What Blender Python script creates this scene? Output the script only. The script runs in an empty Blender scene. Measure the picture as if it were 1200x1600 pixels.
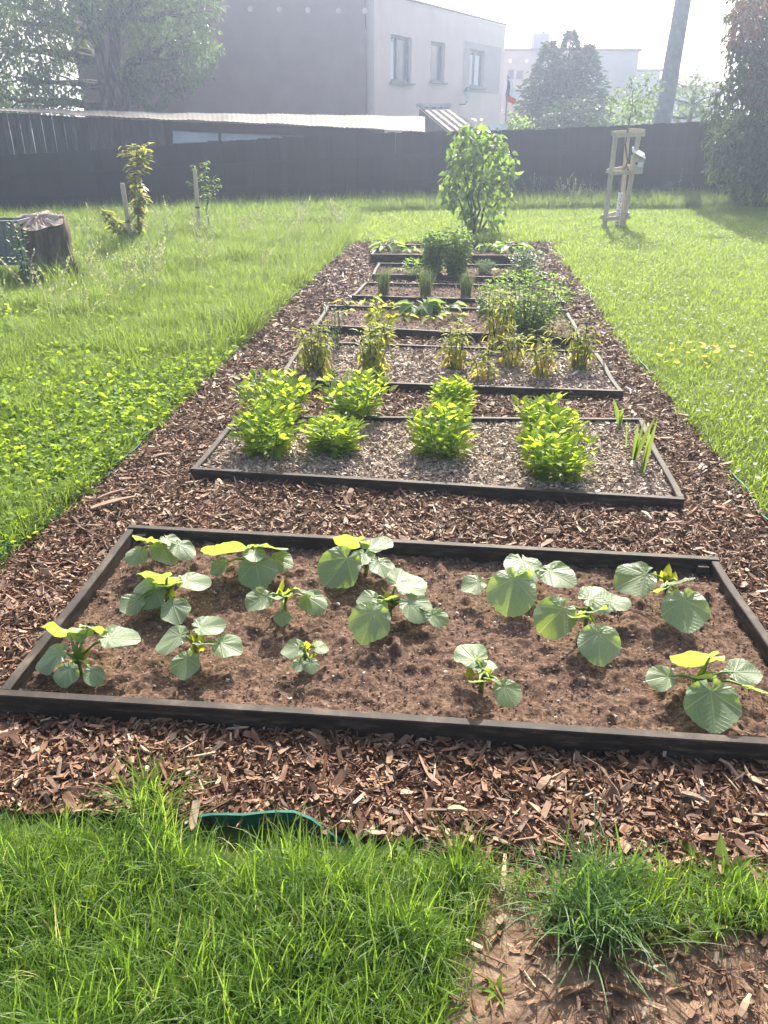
import bpy, math, random
import numpy as np
from mathutils import Vector, Matrix

random.seed(7)
RNG = np.random.default_rng(11)
SC = bpy.context.scene
COL = SC.collection

# ------------------------------------------------------------------ camera, sky, sun, exposure
CAM_H, FPX, PITCH = 1.65, 1209.0, math.radians(26.5)
cd = bpy.data.cameras.new('camera')
cam = bpy.data.objects.new('camera', cd)
COL.objects.link(cam)
cam.location = (0, 0, CAM_H)
cam.rotation_euler = (math.radians(90) - PITCH, 0, 0)
cd.sensor_fit = 'VERTICAL'
cd.sensor_height = 36.0
cd.lens = 36.0 * FPX / 1600.0
cd.clip_start = 0.05
cd.clip_end = 2000
SC.camera = cam

SUN_EL, SUN_AZ = math.radians(38), math.radians(9.7)   # azimuth: to the right of +Y
world = bpy.data.worlds.new('World')
SC.world = world
world.use_nodes = True
wn = world.node_tree
bg = wn.nodes['Background']
sky = wn.nodes.new('ShaderNodeTexSky')
sky.sky_type = 'NISHITA'
sky.sun_disc = False
sky.sun_elevation = SUN_EL
sky.sun_rotation = SUN_AZ
sky.air_density = 1.0
sky.dust_density = 5.0
sky.ozone_density = 0.5
wn.links.new(sky.outputs[0], bg.inputs[0])
bg.inputs[1].default_value = 0.15

sd = bpy.data.lights.new('sun', 'SUN')
sd.energy = 4.9
sd.angle = math.radians(0.55)
sd.color = (1.0, 0.94, 0.82)
sun = bpy.data.objects.new('sun', sd)
COL.objects.link(sun)
sun.rotation_euler = Vector((-math.sin(SUN_AZ) * math.cos(SUN_EL), -math.cos(SUN_AZ) * math.cos(SUN_EL),
                             -math.sin(SUN_EL))).to_track_quat('-Z', 'Y').to_euler()
sun.location = (3, 15, 14)

vs = SC.view_settings
vs.view_transform = 'Standard'
vs.look = 'None'
vs.exposure = 1.27
vs.gamma = 1.0
SC.cycles.use_denoising = True
SC.cycles.max_bounces = 8
SC.cycles.transparent_max_bounces = 8
SC.cycles.volume_bounces = 1
SC.cycles.sample_clamp_indirect = 6.0

# ------------------------------------------------------------------ survey helpers (photo pixel -> place)
CP, SP = math.cos(PITCH), math.sin(PITCH)


def ray(u, v):
    x = (u - 600) / FPX
    y = -(v - 800) / FPX
    return Vector((x, CP + y * SP, -SP + y * CP))


def at(u, v, z=0.0):
    d = ray(u, v)
    t = (z - CAM_H) / d.z
    return Vector((d.x * t, d.y * t, z))


def onY(u, v, Y):
    d = ray(u, v)
    t = Y / d.y
    return Vector((d.x * t, Y, CAM_H + d.z * t))


def onplane(u, v, p0, n):
    d = ray(u, v)
    o = Vector((0, 0, CAM_H))
    t = (p0 - o).dot(n) / d.dot(n)
    return o + d * t


def proj(p):
    r = Vector(p) - Vector((0, 0, CAM_H))
    fw = r.y * CP - r.z * SP
    up = r.y * SP + r.z * CP
    return 600 + FPX * r.x / fw, 800 - FPX * up / fw


# ------------------------------------------------------------------ numpy noise
def vnoise(x, y, seed=0):
    xi = np.floor(x).astype(np.int64)
    yi = np.floor(y).astype(np.int64)
    fx = x - xi
    fy = y - yi
    fx = fx * fx * (3 - 2 * fx)
    fy = fy * fy * (3 - 2 * fy)

    def h(a, b):
        n = (a * 374761393 + b * 668265263 + seed * 974711) & 0x7fffffff
        n = ((n ^ (n >> 13)) * 1274126177) & 0x7fffffff
        return ((n ^ (n >> 16)) & 0xffff) / 65535.0
    return ((h(xi, yi) * (1 - fx) + h(xi + 1, yi) * fx) * (1 - fy) + (h(xi, yi + 1) * (1 - fx) + h(xi + 1, yi + 1) * fx) * fy)


def fbm(x, y, oct=4, seed=0):
    s, a, t = 0, 1.0, 0
    for i in range(oct):
        s = s + a * vnoise(x * 2 ** i, y * 2 ** i, seed + i * 17)
        t += a
        a *= 0.5
    return s / t


# ------------------------------------------------------------------ materials
def new_mat(name):
    m = bpy.data.materials.new(name)
    m.use_nodes = True
    nt = m.node_tree
    return m, nt, nt.nodes, nt.links, nt.nodes['Principled BSDF']


def ramp(nt, cols, inp=None, interp='LINEAR'):
    r = nt.nodes.new('ShaderNodeValToRGB')
    r.color_ramp.interpolation = interp
    e = r.color_ramp.elements
    while len(e) < len(cols):
        e.new(0.5)
    for i, (p, c) in enumerate(cols):
        e[i].position = p
        e[i].color = (c[0], c[1], c[2], 1)
    if inp is not None:
        nt.links.new(inp, r.inputs[0])
    return r


def noise(nt, scale, detail=4, rough=0.6, stretch=None, coord='Object'):
    tc = nt.nodes.new('ShaderNodeTexCoord')
    n = nt.nodes.new('ShaderNodeTexNoise')
    n.inputs['Scale'].default_value = scale
    n.inputs['Detail'].default_value = detail
    n.inputs['Roughness'].default_value = rough
    src = tc.outputs[coord]
    if stretch:
        mp = nt.nodes.new('ShaderNodeMapping')
        mp.inputs['Scale'].default_value = stretch
        nt.links.new(src, mp.inputs[0])
        src = mp.outputs[0]
    nt.links.new(src, n.inputs['Vector'])
    return n


def bump(nt, b, src, strength=0.3, dist=0.02):
    n = nt.nodes.new('ShaderNodeBump')
    n.inputs['Strength'].default_value = strength
    n.inputs['Distance'].default_value = dist
    nt.links.new(src, n.inputs['Height'])
    nt.links.new(n.outputs[0], b.inputs['Normal'])


def surf(name, cols, scale=5, rough=0.85, spec=0.3, bmp=0.3, bdist=0.01, detail=6, stretch=None, metal=0.0, coord='Object', rnd=0.0):
    m, nt, N, L, b = new_mat(name)
    n = noise(nt, scale, detail, 0.6, stretch, coord)
    r = ramp(nt, cols, n.outputs[0])
    out = r.outputs[0]
    if rnd:
        oi = N.new('ShaderNodeObjectInfo')
        mr = N.new('ShaderNodeMapRange')
        mr.inputs[3].default_value = 1 - rnd
        mr.inputs[4].default_value = 1 + rnd
        L.new(oi.outputs['Random'], mr.inputs[0])
        hs = N.new('ShaderNodeHueSaturation')
        L.new(mr.outputs[0], hs.inputs['Value'])
        L.new(out, hs.inputs['Color'])
        out = hs.outputs[0]
    L.new(out, b.inputs['Base Color'])
    b.inputs['Roughness'].default_value = rough
    b.inputs['Specular IOR Level'].default_value = spec
    b.inputs['Metallic'].default_value = metal
    if bmp:
        bump(nt, b, n.outputs[0], bmp, bdist)
    return m


def leafmat(name, dark, light, trans_col, trans=0.45, rough=0.45, spec=0.4, objrand=0.0, extra=None):
    """thin leaf: reflects with a soft gloss, lets sunlight through; colour varies leaf by leaf"""
    m, nt, N, L, b = new_mat(name)
    at_ = N.new('ShaderNodeAttribute')
    at_.attribute_name = 'tint'
    fac = at_.outputs['Fac']
    if objrand:
        oi = N.new('ShaderNodeObjectInfo')
        mx = N.new('ShaderNodeMix')
        mx.inputs[0].default_value = objrand
        L.new(fac, mx.inputs[2])
        L.new(oi.outputs['Random'], mx.inputs[3])
        fac = mx.outputs[0]
    cols = [(0.0, dark), (0.85, light)] + ([(1.0, extra)] if extra else [])
    if extra:
        cols = [(0.0, dark), (0.84, light), (0.99, extra)]
    r = ramp(nt, cols, fac)
    L.new(r.outputs[0], b.inputs['Base Color'])
    b.inputs['Roughness'].default_value = rough
    b.inputs['Specular IOR Level'].default_value = spec
    t = N.new('ShaderNodeBsdfTranslucent')
    k = [tuple(min(1, trans_col[i] * (0.65 + 0.5 * q)) for i in range(3)) for q in (0, 1)]
    cols2 = [(0.0, k[0]), (0.85, k[1])]
    if extra:
        cols2 = [(0.0, k[0]), (0.84, k[1]), (0.99, tuple(min(1, c * 2.2) for c in extra))]
    r2 = ramp(nt, cols2, fac)
    L.new(r2.outputs[0], t.inputs[0])
    ms = N.new('ShaderNodeMixShader')
    ms.inputs[0].default_value = trans
    L.new(b.outputs[0], ms.inputs[1])
    L.new(t.outputs[0], ms.inputs[2])
    L.new(ms.outputs[0], nt.nodes['Material Output'].inputs[0])
    return m


M = {}
M['ground'] = surf('lawn_soil', [(0.3, (0.035, 0.05, 0.012)), (0.55, (0.06, 0.09, 0.02)), (0.75, (0.085, 0.075, 0.035))], 3.0, 0.95, 0.1, 0.5, 0.02)
M['mulch'] = surf('mulch_base', [(0.3, (0.05, 0.024, 0.013)), (0.55, (0.11, 0.055, 0.030)), (0.75, (0.19, 0.11, 0.068))], 45, 0.9, 0.2, 0.8, 0.02)
M['soil'] = surf('garden_soil', [(0.3, (0.05, 0.030, 0.020)), (0.5, (0.105, 0.063, 0.043)), (0.62, (0.16, 0.103, 0.073)), (0.74, (0.32, 0.255, 0.205))], 70, 0.95, 0.15, 0.9, 0.008, 9)
M['finemulch'] = surf('fine_mulch_base', [(0.3, (0.14, 0.095, 0.065)), (0.5, (0.24, 0.17, 0.125)), (0.7, (0.38, 0.29, 0.225))], 90, 0.9, 0.2, 0.9, 0.01, 8)
M['dirt'] = surf('bare_dirt', [(0.3, (0.09, 0.055, 0.035)), (0.5, (0.17, 0.11, 0.075)), (0.7, (0.26, 0.19, 0.13))], 30, 0.95, 0.15, 0.7, 0.015, 8)
M['board'] = surf('dark_stained_board', [(0.32, (0.012, 0.009, 0.007)), (0.52, (0.028, 0.020, 0.015)), (0.66, (0.075, 0.055, 0.042)), (0.8, (0.15, 0.11, 0.08))], 9, 0.7, 0.3, 0.5, 0.006, 9, (1, 1, 5))
M['stake'] = surf('pale_round_wood', [(0.3, (0.42, 0.33, 0.22)), (0.55, (0.56, 0.46, 0.33)), (0.8, (0.68, 0.59, 0.46))], 18, 0.75, 0.25, 0.3, 0.004, 6, (3, 3, .4))
M['fence'] = surf('black_stained_fence_wood', [(0.3, (0.006, 0.006, 0.006)), (0.6, (0.013, 0.012, 0.012)), (0.85, (0.028, 0.026, 0.026))], 9, 0.75, 0.25, 0.4, 0.004, 6, (4, 4, .5), rnd=0.35)
M['shedwood'] = surf('grey_shed_plank_wood', [(0.3, (0.02, 0.018, 0.016)), (0.6, (0.05, 0.045, 0.04)), (0.85, (0.11, 0.10, 0.09))], 7, 0.85, 0.2, 0.4, 0.004, 6, (4, 4, .5), rnd=0.45)
M['sheet'] = surf('weathered_corrugated_sheet', [(0.3, (0.035, 0.028, 0.024)), (0.5, (0.085, 0.074, 0.068)), (0.7, (0.22, 0.205, 0.195))], 2.6, 0.8, 0.15, 0.15, 0.01, 8, (1, 4, 1), rnd=0.25)
M['poly'] = surf('milky_plastic_sheet', [(0.3, (0.45, 0.5, 0.52)), (0.7, (0.6, 0.64, 0.66))], 2, 0.3, 0.5, 0.0)
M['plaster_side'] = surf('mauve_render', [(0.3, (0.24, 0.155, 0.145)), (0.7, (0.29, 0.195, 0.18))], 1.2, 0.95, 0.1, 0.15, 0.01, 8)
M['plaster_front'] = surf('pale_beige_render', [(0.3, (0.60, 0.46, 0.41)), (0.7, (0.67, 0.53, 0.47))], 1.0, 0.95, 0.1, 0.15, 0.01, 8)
M['plaster_grey'] = surf('taupe_render_panel', [(0.3, (0.37, 0.30, 0.285)), (0.7, (0.42, 0.345, 0.325))], 1.5, 0.95, 0.1, 0.1, 0.01, 8)
M['plaster_far'] = surf('pale_grey_render', [(0.3, (0.36, 0.30, 0.285)), (0.7, (0.42, 0.36, 0.335))], 0.8, 0.95, 0.1, 0.1, 0.01, 8)
M['winframe'] = surf('grey_window_frame', [(0.3, (0.10, 0.10, 0.11)), (0.7, (0.14, 0.14, 0.15))], 4, 0.5, 0.4, 0)
M['white'] = surf('white_paint', [(0.3, (0.72, 0.72, 0.72)), (0.7, (0.82, 0.82, 0.8))], 6, 0.6, 0.3, 0)
M['curtain'] = surf('white_curtain', [(0.3, (0.55, 0.56, 0.57)), (0.7, (0.8, 0.8, 0.8))], 3, 0.9, 0.1, 0.3, 0.02, 2, (12, 12, .2))
M['concrete'] = surf('pole_concrete', [(0.3, (0.22, 0.21, 0.21)), (0.7, (0.32, 0.31, 0.30))], 6, 0.9, 0.2, 0.2, 0.01, 8)
M['roof'] = surf('dark_roof_edge', [(0.3, (0.07, 0.06, 0.06)), (0.7, (0.12, 0.10, 0.10))], 5, 0.8, 0.3, 0.1)
M['redroof'] = surf('faded_red_roof', [(0.3, (0.2, 0.09, 0.06)), (0.7, (0.3, 0.14, 0.10))], 3, 0.85, 0.2, 0.3)
M['edging'] = surf('green_plastic_edging', [(0.3, (0.01, 0.085, 0.065)), (0.7, (0.02, 0.13, 0.10))], 8, 0.65, 0.25, 0.1, 0.003)
M['metal'] = surf('dull_grey_metal', [(0.3, (0.10, 0.115, 0.12)), (0.7, (0.2, 0.215, 0.22))], 14, 0.5, 0.5, 0.1, 0.003, 6, None, 0.4)
M['roofmetal'] = surf('bright_sheet_metal', [(0.3, (0.42, 0.44, 0.46)), (0.7, (0.55, 0.57, 0.6))], 9, 0.28, 0.5, 0.05, 0.003, 4, None, 0.7)
M['bark'] = surf('tree_bark', [(0.3, (0.035, 0.027, 0.02)), (0.5, (0.10, 0.08, 0.06)), (0.7, (0.22, 0.18, 0.14))], 12, 0.95, 0.15, 0.9, 0.02, 8, (1, 1, .25))
M['stumptop'] = surf('weathered_stump_wood', [(0.3, (0.10, 0.07, 0.05)), (0.48, (0.32, 0.25, 0.20)), (0.7, (0.52, 0.44, 0.37))], 16, 0.9, 0.15, 0.9, 0.02, 8)
M['stem'] = surf('green_stem', [(0.3, (0.10, 0.17, 0.03)), (0.7, (0.17, 0.26, 0.06))], 20, 0.5, 0.4, 0)
M['drystem'] = surf('brown_stem', [(0.3, (0.06, 0.05, 0.025)), (0.7, (0.13, 0.105, 0.05))], 20, 0.7, 0.2, 0)
M['twig'] = surf('dry_straw', [(0.3, (0.26, 0.18, 0.11)), (0.7, (0.42, 0.32, 0.21))], 20, 0.8, 0.2, 0)
M['flag_white'] = surf('flag_white', [(0.3, (0.75, 0.75, 0.76)), (0.7, (0.82, 0.82, 0.82))], 3, 0.8, 0.1, 0)
M['flag_red'] = surf('flag_red', [(0.3, (0.62, 0.02, 0.03)), (0.7, (0.72, 0.03, 0.04))], 3, 0.8, 0.1, 0)
M['flag_blue'] = surf('flag_blue', [(0.3, (0.015, 0.05, 0.25)), (0.7, (0.02, 0.07, 0.32))], 3, 0.8, 0.1, 0)
M['lamp'] = surf('black_lantern_iron', [(0.3, (0.02, 0.02, 0.02)), (0.7, (0.04, 0.04, 0.04))], 9, 0.5, 0.4, 0)

g_m, nt, N, L, b = new_mat('window_glass')
b.inputs['Base Color'].default_value = (0.05, 0.06, 0.07, 1)
b.inputs['Roughness'].default_value = 0.06
b.inputs['Specular IOR Level'].default_value = 0.8
M['glass'] = g_m

# chips: one colour per chip
def chipmat(name, cols, rough=0.75):
    m, nt, N, L, b = new_mat(name)
    oi = N.new('ShaderNodeObjectInfo')
    r = ramp(nt, cols, oi.outputs['Random'])
    n = noise(nt, 60, 5, 0.6, (1, 6, 1))
    mr = N.new('ShaderNodeMapRange')
    mr.inputs[3].default_value = 0.6
    mr.inputs[4].default_value = 1.4
    L.new(n.outputs[0], mr.inputs[0])
    hs = N.new('ShaderNodeHueSaturation')
    L.new(r.outputs[0], hs.inputs['Color'])
    L.new(mr.outputs[0], hs.inputs['Value'])
    L.new(hs.outputs[0], b.inputs['Base Color'])
    b.inputs['Roughness'].default_value = rough
    b.inputs['Specular IOR Level'].default_value = 0.35
    bump(nt, b, n.outputs[0], 0.5, 0.003)
    return m


M['chip'] = chipmat('bark_chip', [(0.0, (0.055, 0.025, 0.012)), (0.35, (0.125, 0.058, 0.028)), (0.65, (0.205, 0.108, 0.06)), (0.9, (0.30, 0.178, 0.108)), (1.0, (0.50, 0.37, 0.25))], 0.6)
M['finechip'] = chipmat('fine_wood_chip', [(0.0, (0.14, 0.095, 0.065)), (0.35, (0.23, 0.165, 0.12)), (0.75, (0.36, 0.275, 0.21)), (1.0, (0.56, 0.47, 0.385))], 0.6)
M['crumb'] = chipmat('soil_crumb', [(0.0, (0.07, 0.042, 0.028)), (0.5, (0.125, 0.076, 0.052)), (0.9, (0.19, 0.125, 0.09)), (0.97, (0.42, 0.38, 0.33))], 0.9)

M['grass'] = leafmat('grass_blade', (0.045, 0.10, 0.016), (0.09, 0.16, 0.022), (0.31, 0.50, 0.05), 0.46, 0.5, 0.35, 0.35, extra=(0.42, 0.36, 0.17))
M['lawn'] = leafmat('mown_grass_blade', (0.065, 0.12, 0.015), (0.12, 0.185, 0.024), (0.40, 0.54, 0.05), 0.5, 0.45, 0.4, 0.5)
M['meadow'] = leafmat('meadow_blade', (0.06, 0.115, 0.02), (0.11, 0.175, 0.03), (0.32, 0.45, 0.06), 0.5, 0.5, 0.35, 0.5, extra=(0.22, 0.22, 0.10))
M['weed'] = leafmat('ground_weed_leaf', (0.09, 0.165, 0.02), (0.15, 0.24, 0.03), (0.40, 0.56, 0.04), 0.5, 0.62, 0.25, 0.4)
M['clump'] = leafmat('bluish_grass_blade', (0.04, 0.095, 0.028), (0.075, 0.15, 0.04), (0.20, 0.36, 0.05), 0.42, 0.5, 0.4)
M['dahlia'] = leafmat('bright_green_leaf', (0.08, 0.165, 0.02), (0.15, 0.25, 0.03), (0.54, 0.70, 0.05), 0.55, 0.5, 0.35)
M['yellowing'] = leafmat('yellowing_leaf', (0.085, 0.125, 0.035), (0.19, 0.21, 0.05), (0.46, 0.50, 0.07), 0.5, 0.6, 0.25, extra=(0.38, 0.29, 0.06))
M['lime'] = leafmat('lime_leaf', (0.10, 0.16, 0.025), (0.19, 0.23, 0.035), (0.52, 0.55, 0.05), 0.5, 0.5, 0.3)
M['pea'] = leafmat('pea_leaf', (0.06, 0.135, 0.035), (0.13, 0.23, 0.06), (0.36, 0.54, 0.08), 0.48, 0.55, 0.3)
M['bluegreen'] = leafmat('bluegreen_leaf', (0.06, 0.10, 0.06), (0.14, 0.20, 0.12), (0.25, 0.36, 0.14), 0.4, 0.5, 0.35)
M['zucchini'] = leafmat('courgette_leaf', (0.06, 0.13, 0.05), (0.12, 0.20, 0.085), (0.32, 0.50, 0.06), 0.45, 0.65, 0.25)
M['chive'] = leafmat('chive_blade', (0.06, 0.10, 0.045), (0.12, 0.17, 0.07), (0.20, 0.28, 0.08), 0.3, 0.5, 0.35)
M['lilac'] = leafmat('shrub_leaf', (0.06, 0.115, 0.035), (0.12, 0.20, 0.06), (0.32, 0.48, 0.08), 0.45, 0.38, 0.45)
M['tree'] = leafmat('broad_tree_leaf', (0.03, 0.065, 0.02), (0.065, 0.12, 0.03), (0.20, 0.32, 0.05), 0.38, 0.45, 0.4)
M['spruce'] = leafmat('spruce_needles', (0.02, 0.05, 0.025), (0.045, 0.09, 0.045), (0.08, 0.14, 0.05), 0.3, 0.6, 0.3)
M['copper'] = leafmat('green_and_copper_leaf', (0.02, 0.045, 0.018), (0.05, 0.085, 0.03), (0.13, 0.19, 0.04), 0.35, 0.5, 0.35)
M['cherry'] = leafmat('young_cherry_leaf', (0.09, 0.14, 0.02), (0.17, 0.21, 0.035), (0.50, 0.54, 0.05), 0.5, 0.4, 0.4, extra=(0.24, 0.11, 0.05))
M['iris'] = leafmat('sword_leaf', (0.08, 0.14, 0.03), (0.13, 0.20, 0.045), (0.26, 0.36, 0.05), 0.45, 0.4, 0.4)
M['petal'] = leafmat('white_petal', (0.7, 0.7, 0.68), (0.8, 0.8, 0.78), (0.7, 0.7, 0.65), 0.4, 0.7, 0.2)
M['dandelion'] = leafmat('yellow_petal', (0.72, 0.58, 0.02), (0.8, 0.66, 0.03), (0.6, 0.5, 0.02), 0.15, 0.7, 0.2)


def squash_material():
    m, nt, N, L, b = new_mat('squash_leaf')
    uv = N.new('ShaderNodeUVMap')
    uv.uv_map = 'leaf'
    sx = N.new('ShaderNodeSeparateXYZ')
    L.new(uv.outputs[0], sx.inputs[0])

    def mth(op, a, bb=None, c=None):
        n = N.new('ShaderNodeMath')
        n.operation = op
        for i, q in enumerate((a, bb, c)):
            if q is None:
                continue
            if isinstance(q, (int, float)):
                n.inputs[i].default_value = q
            else:
                L.new(q, n.inputs[i])
        return n.outputs[0]
    ang = mth('ARCTAN2', sx.outputs[0], sx.outputs[1])
    r = mth('SQRT', mth('ADD', mth('MULTIPLY', sx.outputs[0], sx.outputs[0]), mth('MULTIPLY', sx.outputs[1], sx.outputs[1])))
    d = mth('MULTIPLY', mth('PINGPONG', ang, math.radians(26)), r)
    main = mth('SUBTRACT', 1.0, mth('MINIMUM', mth('DIVIDE', d, 0.026), 1.0))
    # side veins branching off the main ones
    br = mth('PINGPONG', mth('SUBTRACT', mth('MULTIPLY', r, 1.0), mth('MULTIPLY', d, 0.9)), 0.05)
    side = mth('MULTIPLY', mth('SUBTRACT', 1.0, mth('MINIMUM', mth('DIVIDE', br, 0.011), 1.0)), 0.35)
    main = mth('MAXIMUM', main, side)
    n = noise(nt, 26, 4)
    n2 = noise(nt, 5, 6, .75)
    oi = N.new('ShaderNodeObjectInfo')
    tone = mth('ADD', mth('MULTIPLY', n2.outputs[0], 0.6), mth('MULTIPLY', oi.outputs['Random'], 0.5))
    base = ramp(nt, [(0.25, (0.10, 0.17, 0.075)), (0.55, (0.16, 0.245, 0.12)), (0.8, (0.24, 0.325, 0.175))], tone)
    mx = N.new('ShaderNodeMix')
    mx.data_type = 'RGBA'
    L.new(mth('MULTIPLY', main, 0.38), mx.inputs[0])
    L.new(base.outputs[0], mx.inputs[6])
    mx.inputs[7].default_value = (0.30, 0.40, 0.20, 1)
    L.new(mx.outputs[2], b.inputs['Base Color'])
    b.inputs['Roughness'].default_value = 0.4
    b.inputs['Specular IOR Level'].default_value = 0.6
    b.inputs['Sheen Weight'].default_value = 0.3
    hgt = mth('SUBTRACT', mth('MULTIPLY', n.outputs[0], 0.6), mth('MULTIPLY', main, 1.0))
    bump(nt, b, hgt, 0.5, 0.004)
    t = N.new('ShaderNodeBsdfTranslucent')
    tr = ramp(nt, [(0.0, (0.36, 0.50, 0.06)), (1.0, (0.62, 0.70, 0.2))], main)
    L.new(tr.outputs[0], t.inputs[0])
    ms = N.new('ShaderNodeMixShader')
    ms.inputs[0].default_value = 0.42
    L.new(b.outputs[0], ms.inputs[1])
    L.new(t.outputs[0], ms.inputs[2])
    L.new(ms.outputs[0], nt.nodes['Material Output'].inputs[0])
    return m


M['squash'] = squash_material()

# ------------------------------------------------------------------ mesh helpers
def mesh_np(name, V, F, mat, smooth=False, tint=None, uv=None):
    V = np.asarray(V, dtype=np.float32)
    me = bpy.data.meshes.new(name)
    if isinstance(F, np.ndarray):
        n, k = F.shape
        me.vertices.add(len(V))
        me.vertices.foreach_set('co', V.ravel())
        me.loops.add(n * k)
        me.loops.foreach_set('vertex_index', F.astype(np.int32).ravel())
        me.polygons.add(n)
        me.polygons.foreach_set('loop_start', np.arange(0, n * k, k, dtype=np.int32))
        me.polygons.foreach_set('loop_total', np.full(n, k, dtype=np.int32))
        me.update(calc_edges=True)
    else:
        me.from_pydata([tuple(v) for v in V.tolist()], [], [tuple(f) for f in F])
        me.update()
    if smooth:
        me.polygons.foreach_set('use_smooth', np.ones(len(me.polygons), dtype=bool))
    if tint is not None:
        a = me.attributes.new('tint', 'FLOAT', 'POINT')
        a.data.foreach_set('value', np.asarray(tint, dtype=np.float32))
    if uv is not None:
        u = me.uv_layers.new(name='leaf')
        li = np.empty(len(me.loops), dtype=np.int32)
        me.loops.foreach_get('vertex_index', li)
        u.data.foreach_set('uv', np.asarray(uv, dtype=np.float32)[li].ravel())
    if mat is not None:
        me.materials.append(mat)
    return me


OFF = {}


def obj(name, me, parent=None, loc=None, label=None, cat=None, group=None, kind=None):
    o = bpy.data.objects.new(name, me)
    COL.objects.link(o)
    if parent is not None:
        o.parent = parent
    if loc is not None:
        o.location = loc
    if label:
        o['label'] = label
    if cat:
        o['category'] = cat
    if group:
        o['group'] = group
    if kind:
        o['kind'] = kind
    return o


def thing(name, loc, label, cat, group=None):
    o = obj(name, None, None, loc, label, cat, group)
    o.empty_display_size = 0.05
    OFF[o.name] = Vector(loc)
    return o


def part(name, V, F, mat, root, parent=None, smooth=False, tint=None, label=None, kind=None, uv=None):
    """a part given in world coordinates, stored relative to its thing"""
    V = np.asarray(V, dtype=np.float64) - np.array(OFF[root.name])
    o = obj(name, mesh_np(name, V, F, mat, smooth, tint, uv), parent or root, None, label, None, None, kind)
    OFF[o.name] = OFF[root.name]
    return o


class MB:
    def __init__(s):
        s.V, s.F = [], []

    def add(s, V, F):
        k = len(s.V)
        s.V += [tuple(v) for v in V]
        s.F += [tuple(i + k for i in f) for f in F]
        return s

    def box(s, c, size, R=None):
        x, y, z = (q / 2 for q in size)
        P = [Vector((a * x, b_ * y, d * z)) for a in (-1, 1) for b_ in (-1, 1) for d in (-1, 1)]
        if R is not None:
            P = [R @ p for p in P]
        c = Vector(c)
        return s.add([p + c for p in P], [(0, 1, 3, 2), (4, 6, 7, 5), (0, 4, 5, 1), (2, 3, 7, 6), (0, 2, 6, 4), (1, 5, 7, 3)])

    def beam(s, a, b_, w, h, up=(0, 0, 1)):
        a, b_ = Vector(a), Vector(b_)
        d = (b_ - a)
        Ln = d.length
        d.normalize()
        up = Vector(up)
        x = d.cross(up)
        if x.length < 1e-4:
            x = d.cross(Vector((0, 1, 0)))
        x.normalize()
        z = x.cross(d)
        R = Matrix((x, d, z)).transposed()
        return s.box((a + b_) / 2, (w, Ln, h), R)

    def tube(s, pts, rad, n=8, cap=True):
        pts = [Vector(p) for p in pts]
        if not hasattr(rad, '__len__'):
            rad = [rad] * len(pts)
        k = len(s.V)
        ref = Vector((0.31, 0.17, 0.93)).normalized()
        for i, p in enumerate(pts):
            d = (pts[min(i + 1, len(pts) - 1)] - pts[max(i - 1, 0)])
            if d.length < 1e-9:
                d = Vector((0, 0, 1))
            d.normalize()
            r_ = ref if abs(d.dot(ref)) < 0.9 else Vector((1, 0, 0))
            x = d.cross(r_).normalized()
            y = d.cross(x)
            for j in range(n):
                a = 2 * math.pi * j / n
                s.V.append(tuple(p + (x * math.cos(a) + y * math.sin(a)) * rad[i]))
        for i in range(len(pts) - 1):
            for j in range(n):
                j2 = (j + 1) % n
                s.F.append((k + i * n + j, k + i * n + j2, k + (i + 1) * n + j2, k + (i + 1) * n + j))
        if cap:
            s.F.append(tuple(k + j for j in range(n))[::-1])
            s.F.append(tuple(k + (len(pts) - 1) * n + j for j in range(n)))
        return s

    def build(s, name, mat, root, parent=None, smooth=False, label=None, kind=None, tint=None):
        return part(name, s.V, s.F, mat, root, parent, smooth, tint, label, kind)


def norm(a):
    return a / np.maximum(np.linalg.norm(a, axis=-1, keepdims=True), 1e-9)


def cloud(T, P, D, Nn, S):
    """copies of the leaf template T=(verts, faces) at P along D with normal Nn and size S -> V, F, tint"""
    tv, tf = T
    P = np.asarray(P, float)
    D = norm(np.asarray(D, float))
    X = norm(np.cross(D, Nn))
    Z = np.cross(X, D)
    S = np.asarray(S, float).reshape(-1, 1, 1)
    V = P[:, None] + S * (tv[None, :, 0:1] * X[:, None] + tv[None, :, 1:2] * D[:, None] + tv[None, :, 2:3] * Z[:, None])
    n, k = len(P), len(tv)
    F = (tf[None] + (np.arange(n) * k)[:, None, None]).reshape(-1, tf.shape[1])
    t = np.repeat(RNG.random(n), k)
    return V.reshape(-1, 3), F, t


def leaf_template(w=0.3, curl=0.15, fold=0.12, tipw=0.75):
    """pointed leaf of unit length, two halves folded along the midrib"""
    ys = [0.0, 0.3, tipw * 0.9, 1.0]
    ws = [0.02, w, w * 0.62, 0.0]
    V = []
    for y, q in zip(ys, ws):
        z = -curl * y * y
        V += [(-q, y, z + fold * q), (0, y, z - fold * 0.3), (q, y, z + fold * q)]
    F = []
    for i in range(3):
        a = i * 3
        F += [(a, a + 1, a + 4, a + 3), (a + 1, a + 2, a + 5, a + 4)]
    return np.array(V), np.array(F)


def card_template(w=0.3, curl=0.2):
    V = [(0, 0, 0), (w, 0.45, 0.05 - curl * .2), (0, 1, -curl), (-w, 0.45, 0.05 - curl * .2)]
    return np.array(V), np.array([(0, 1, 2), (0, 2, 3)])


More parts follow.
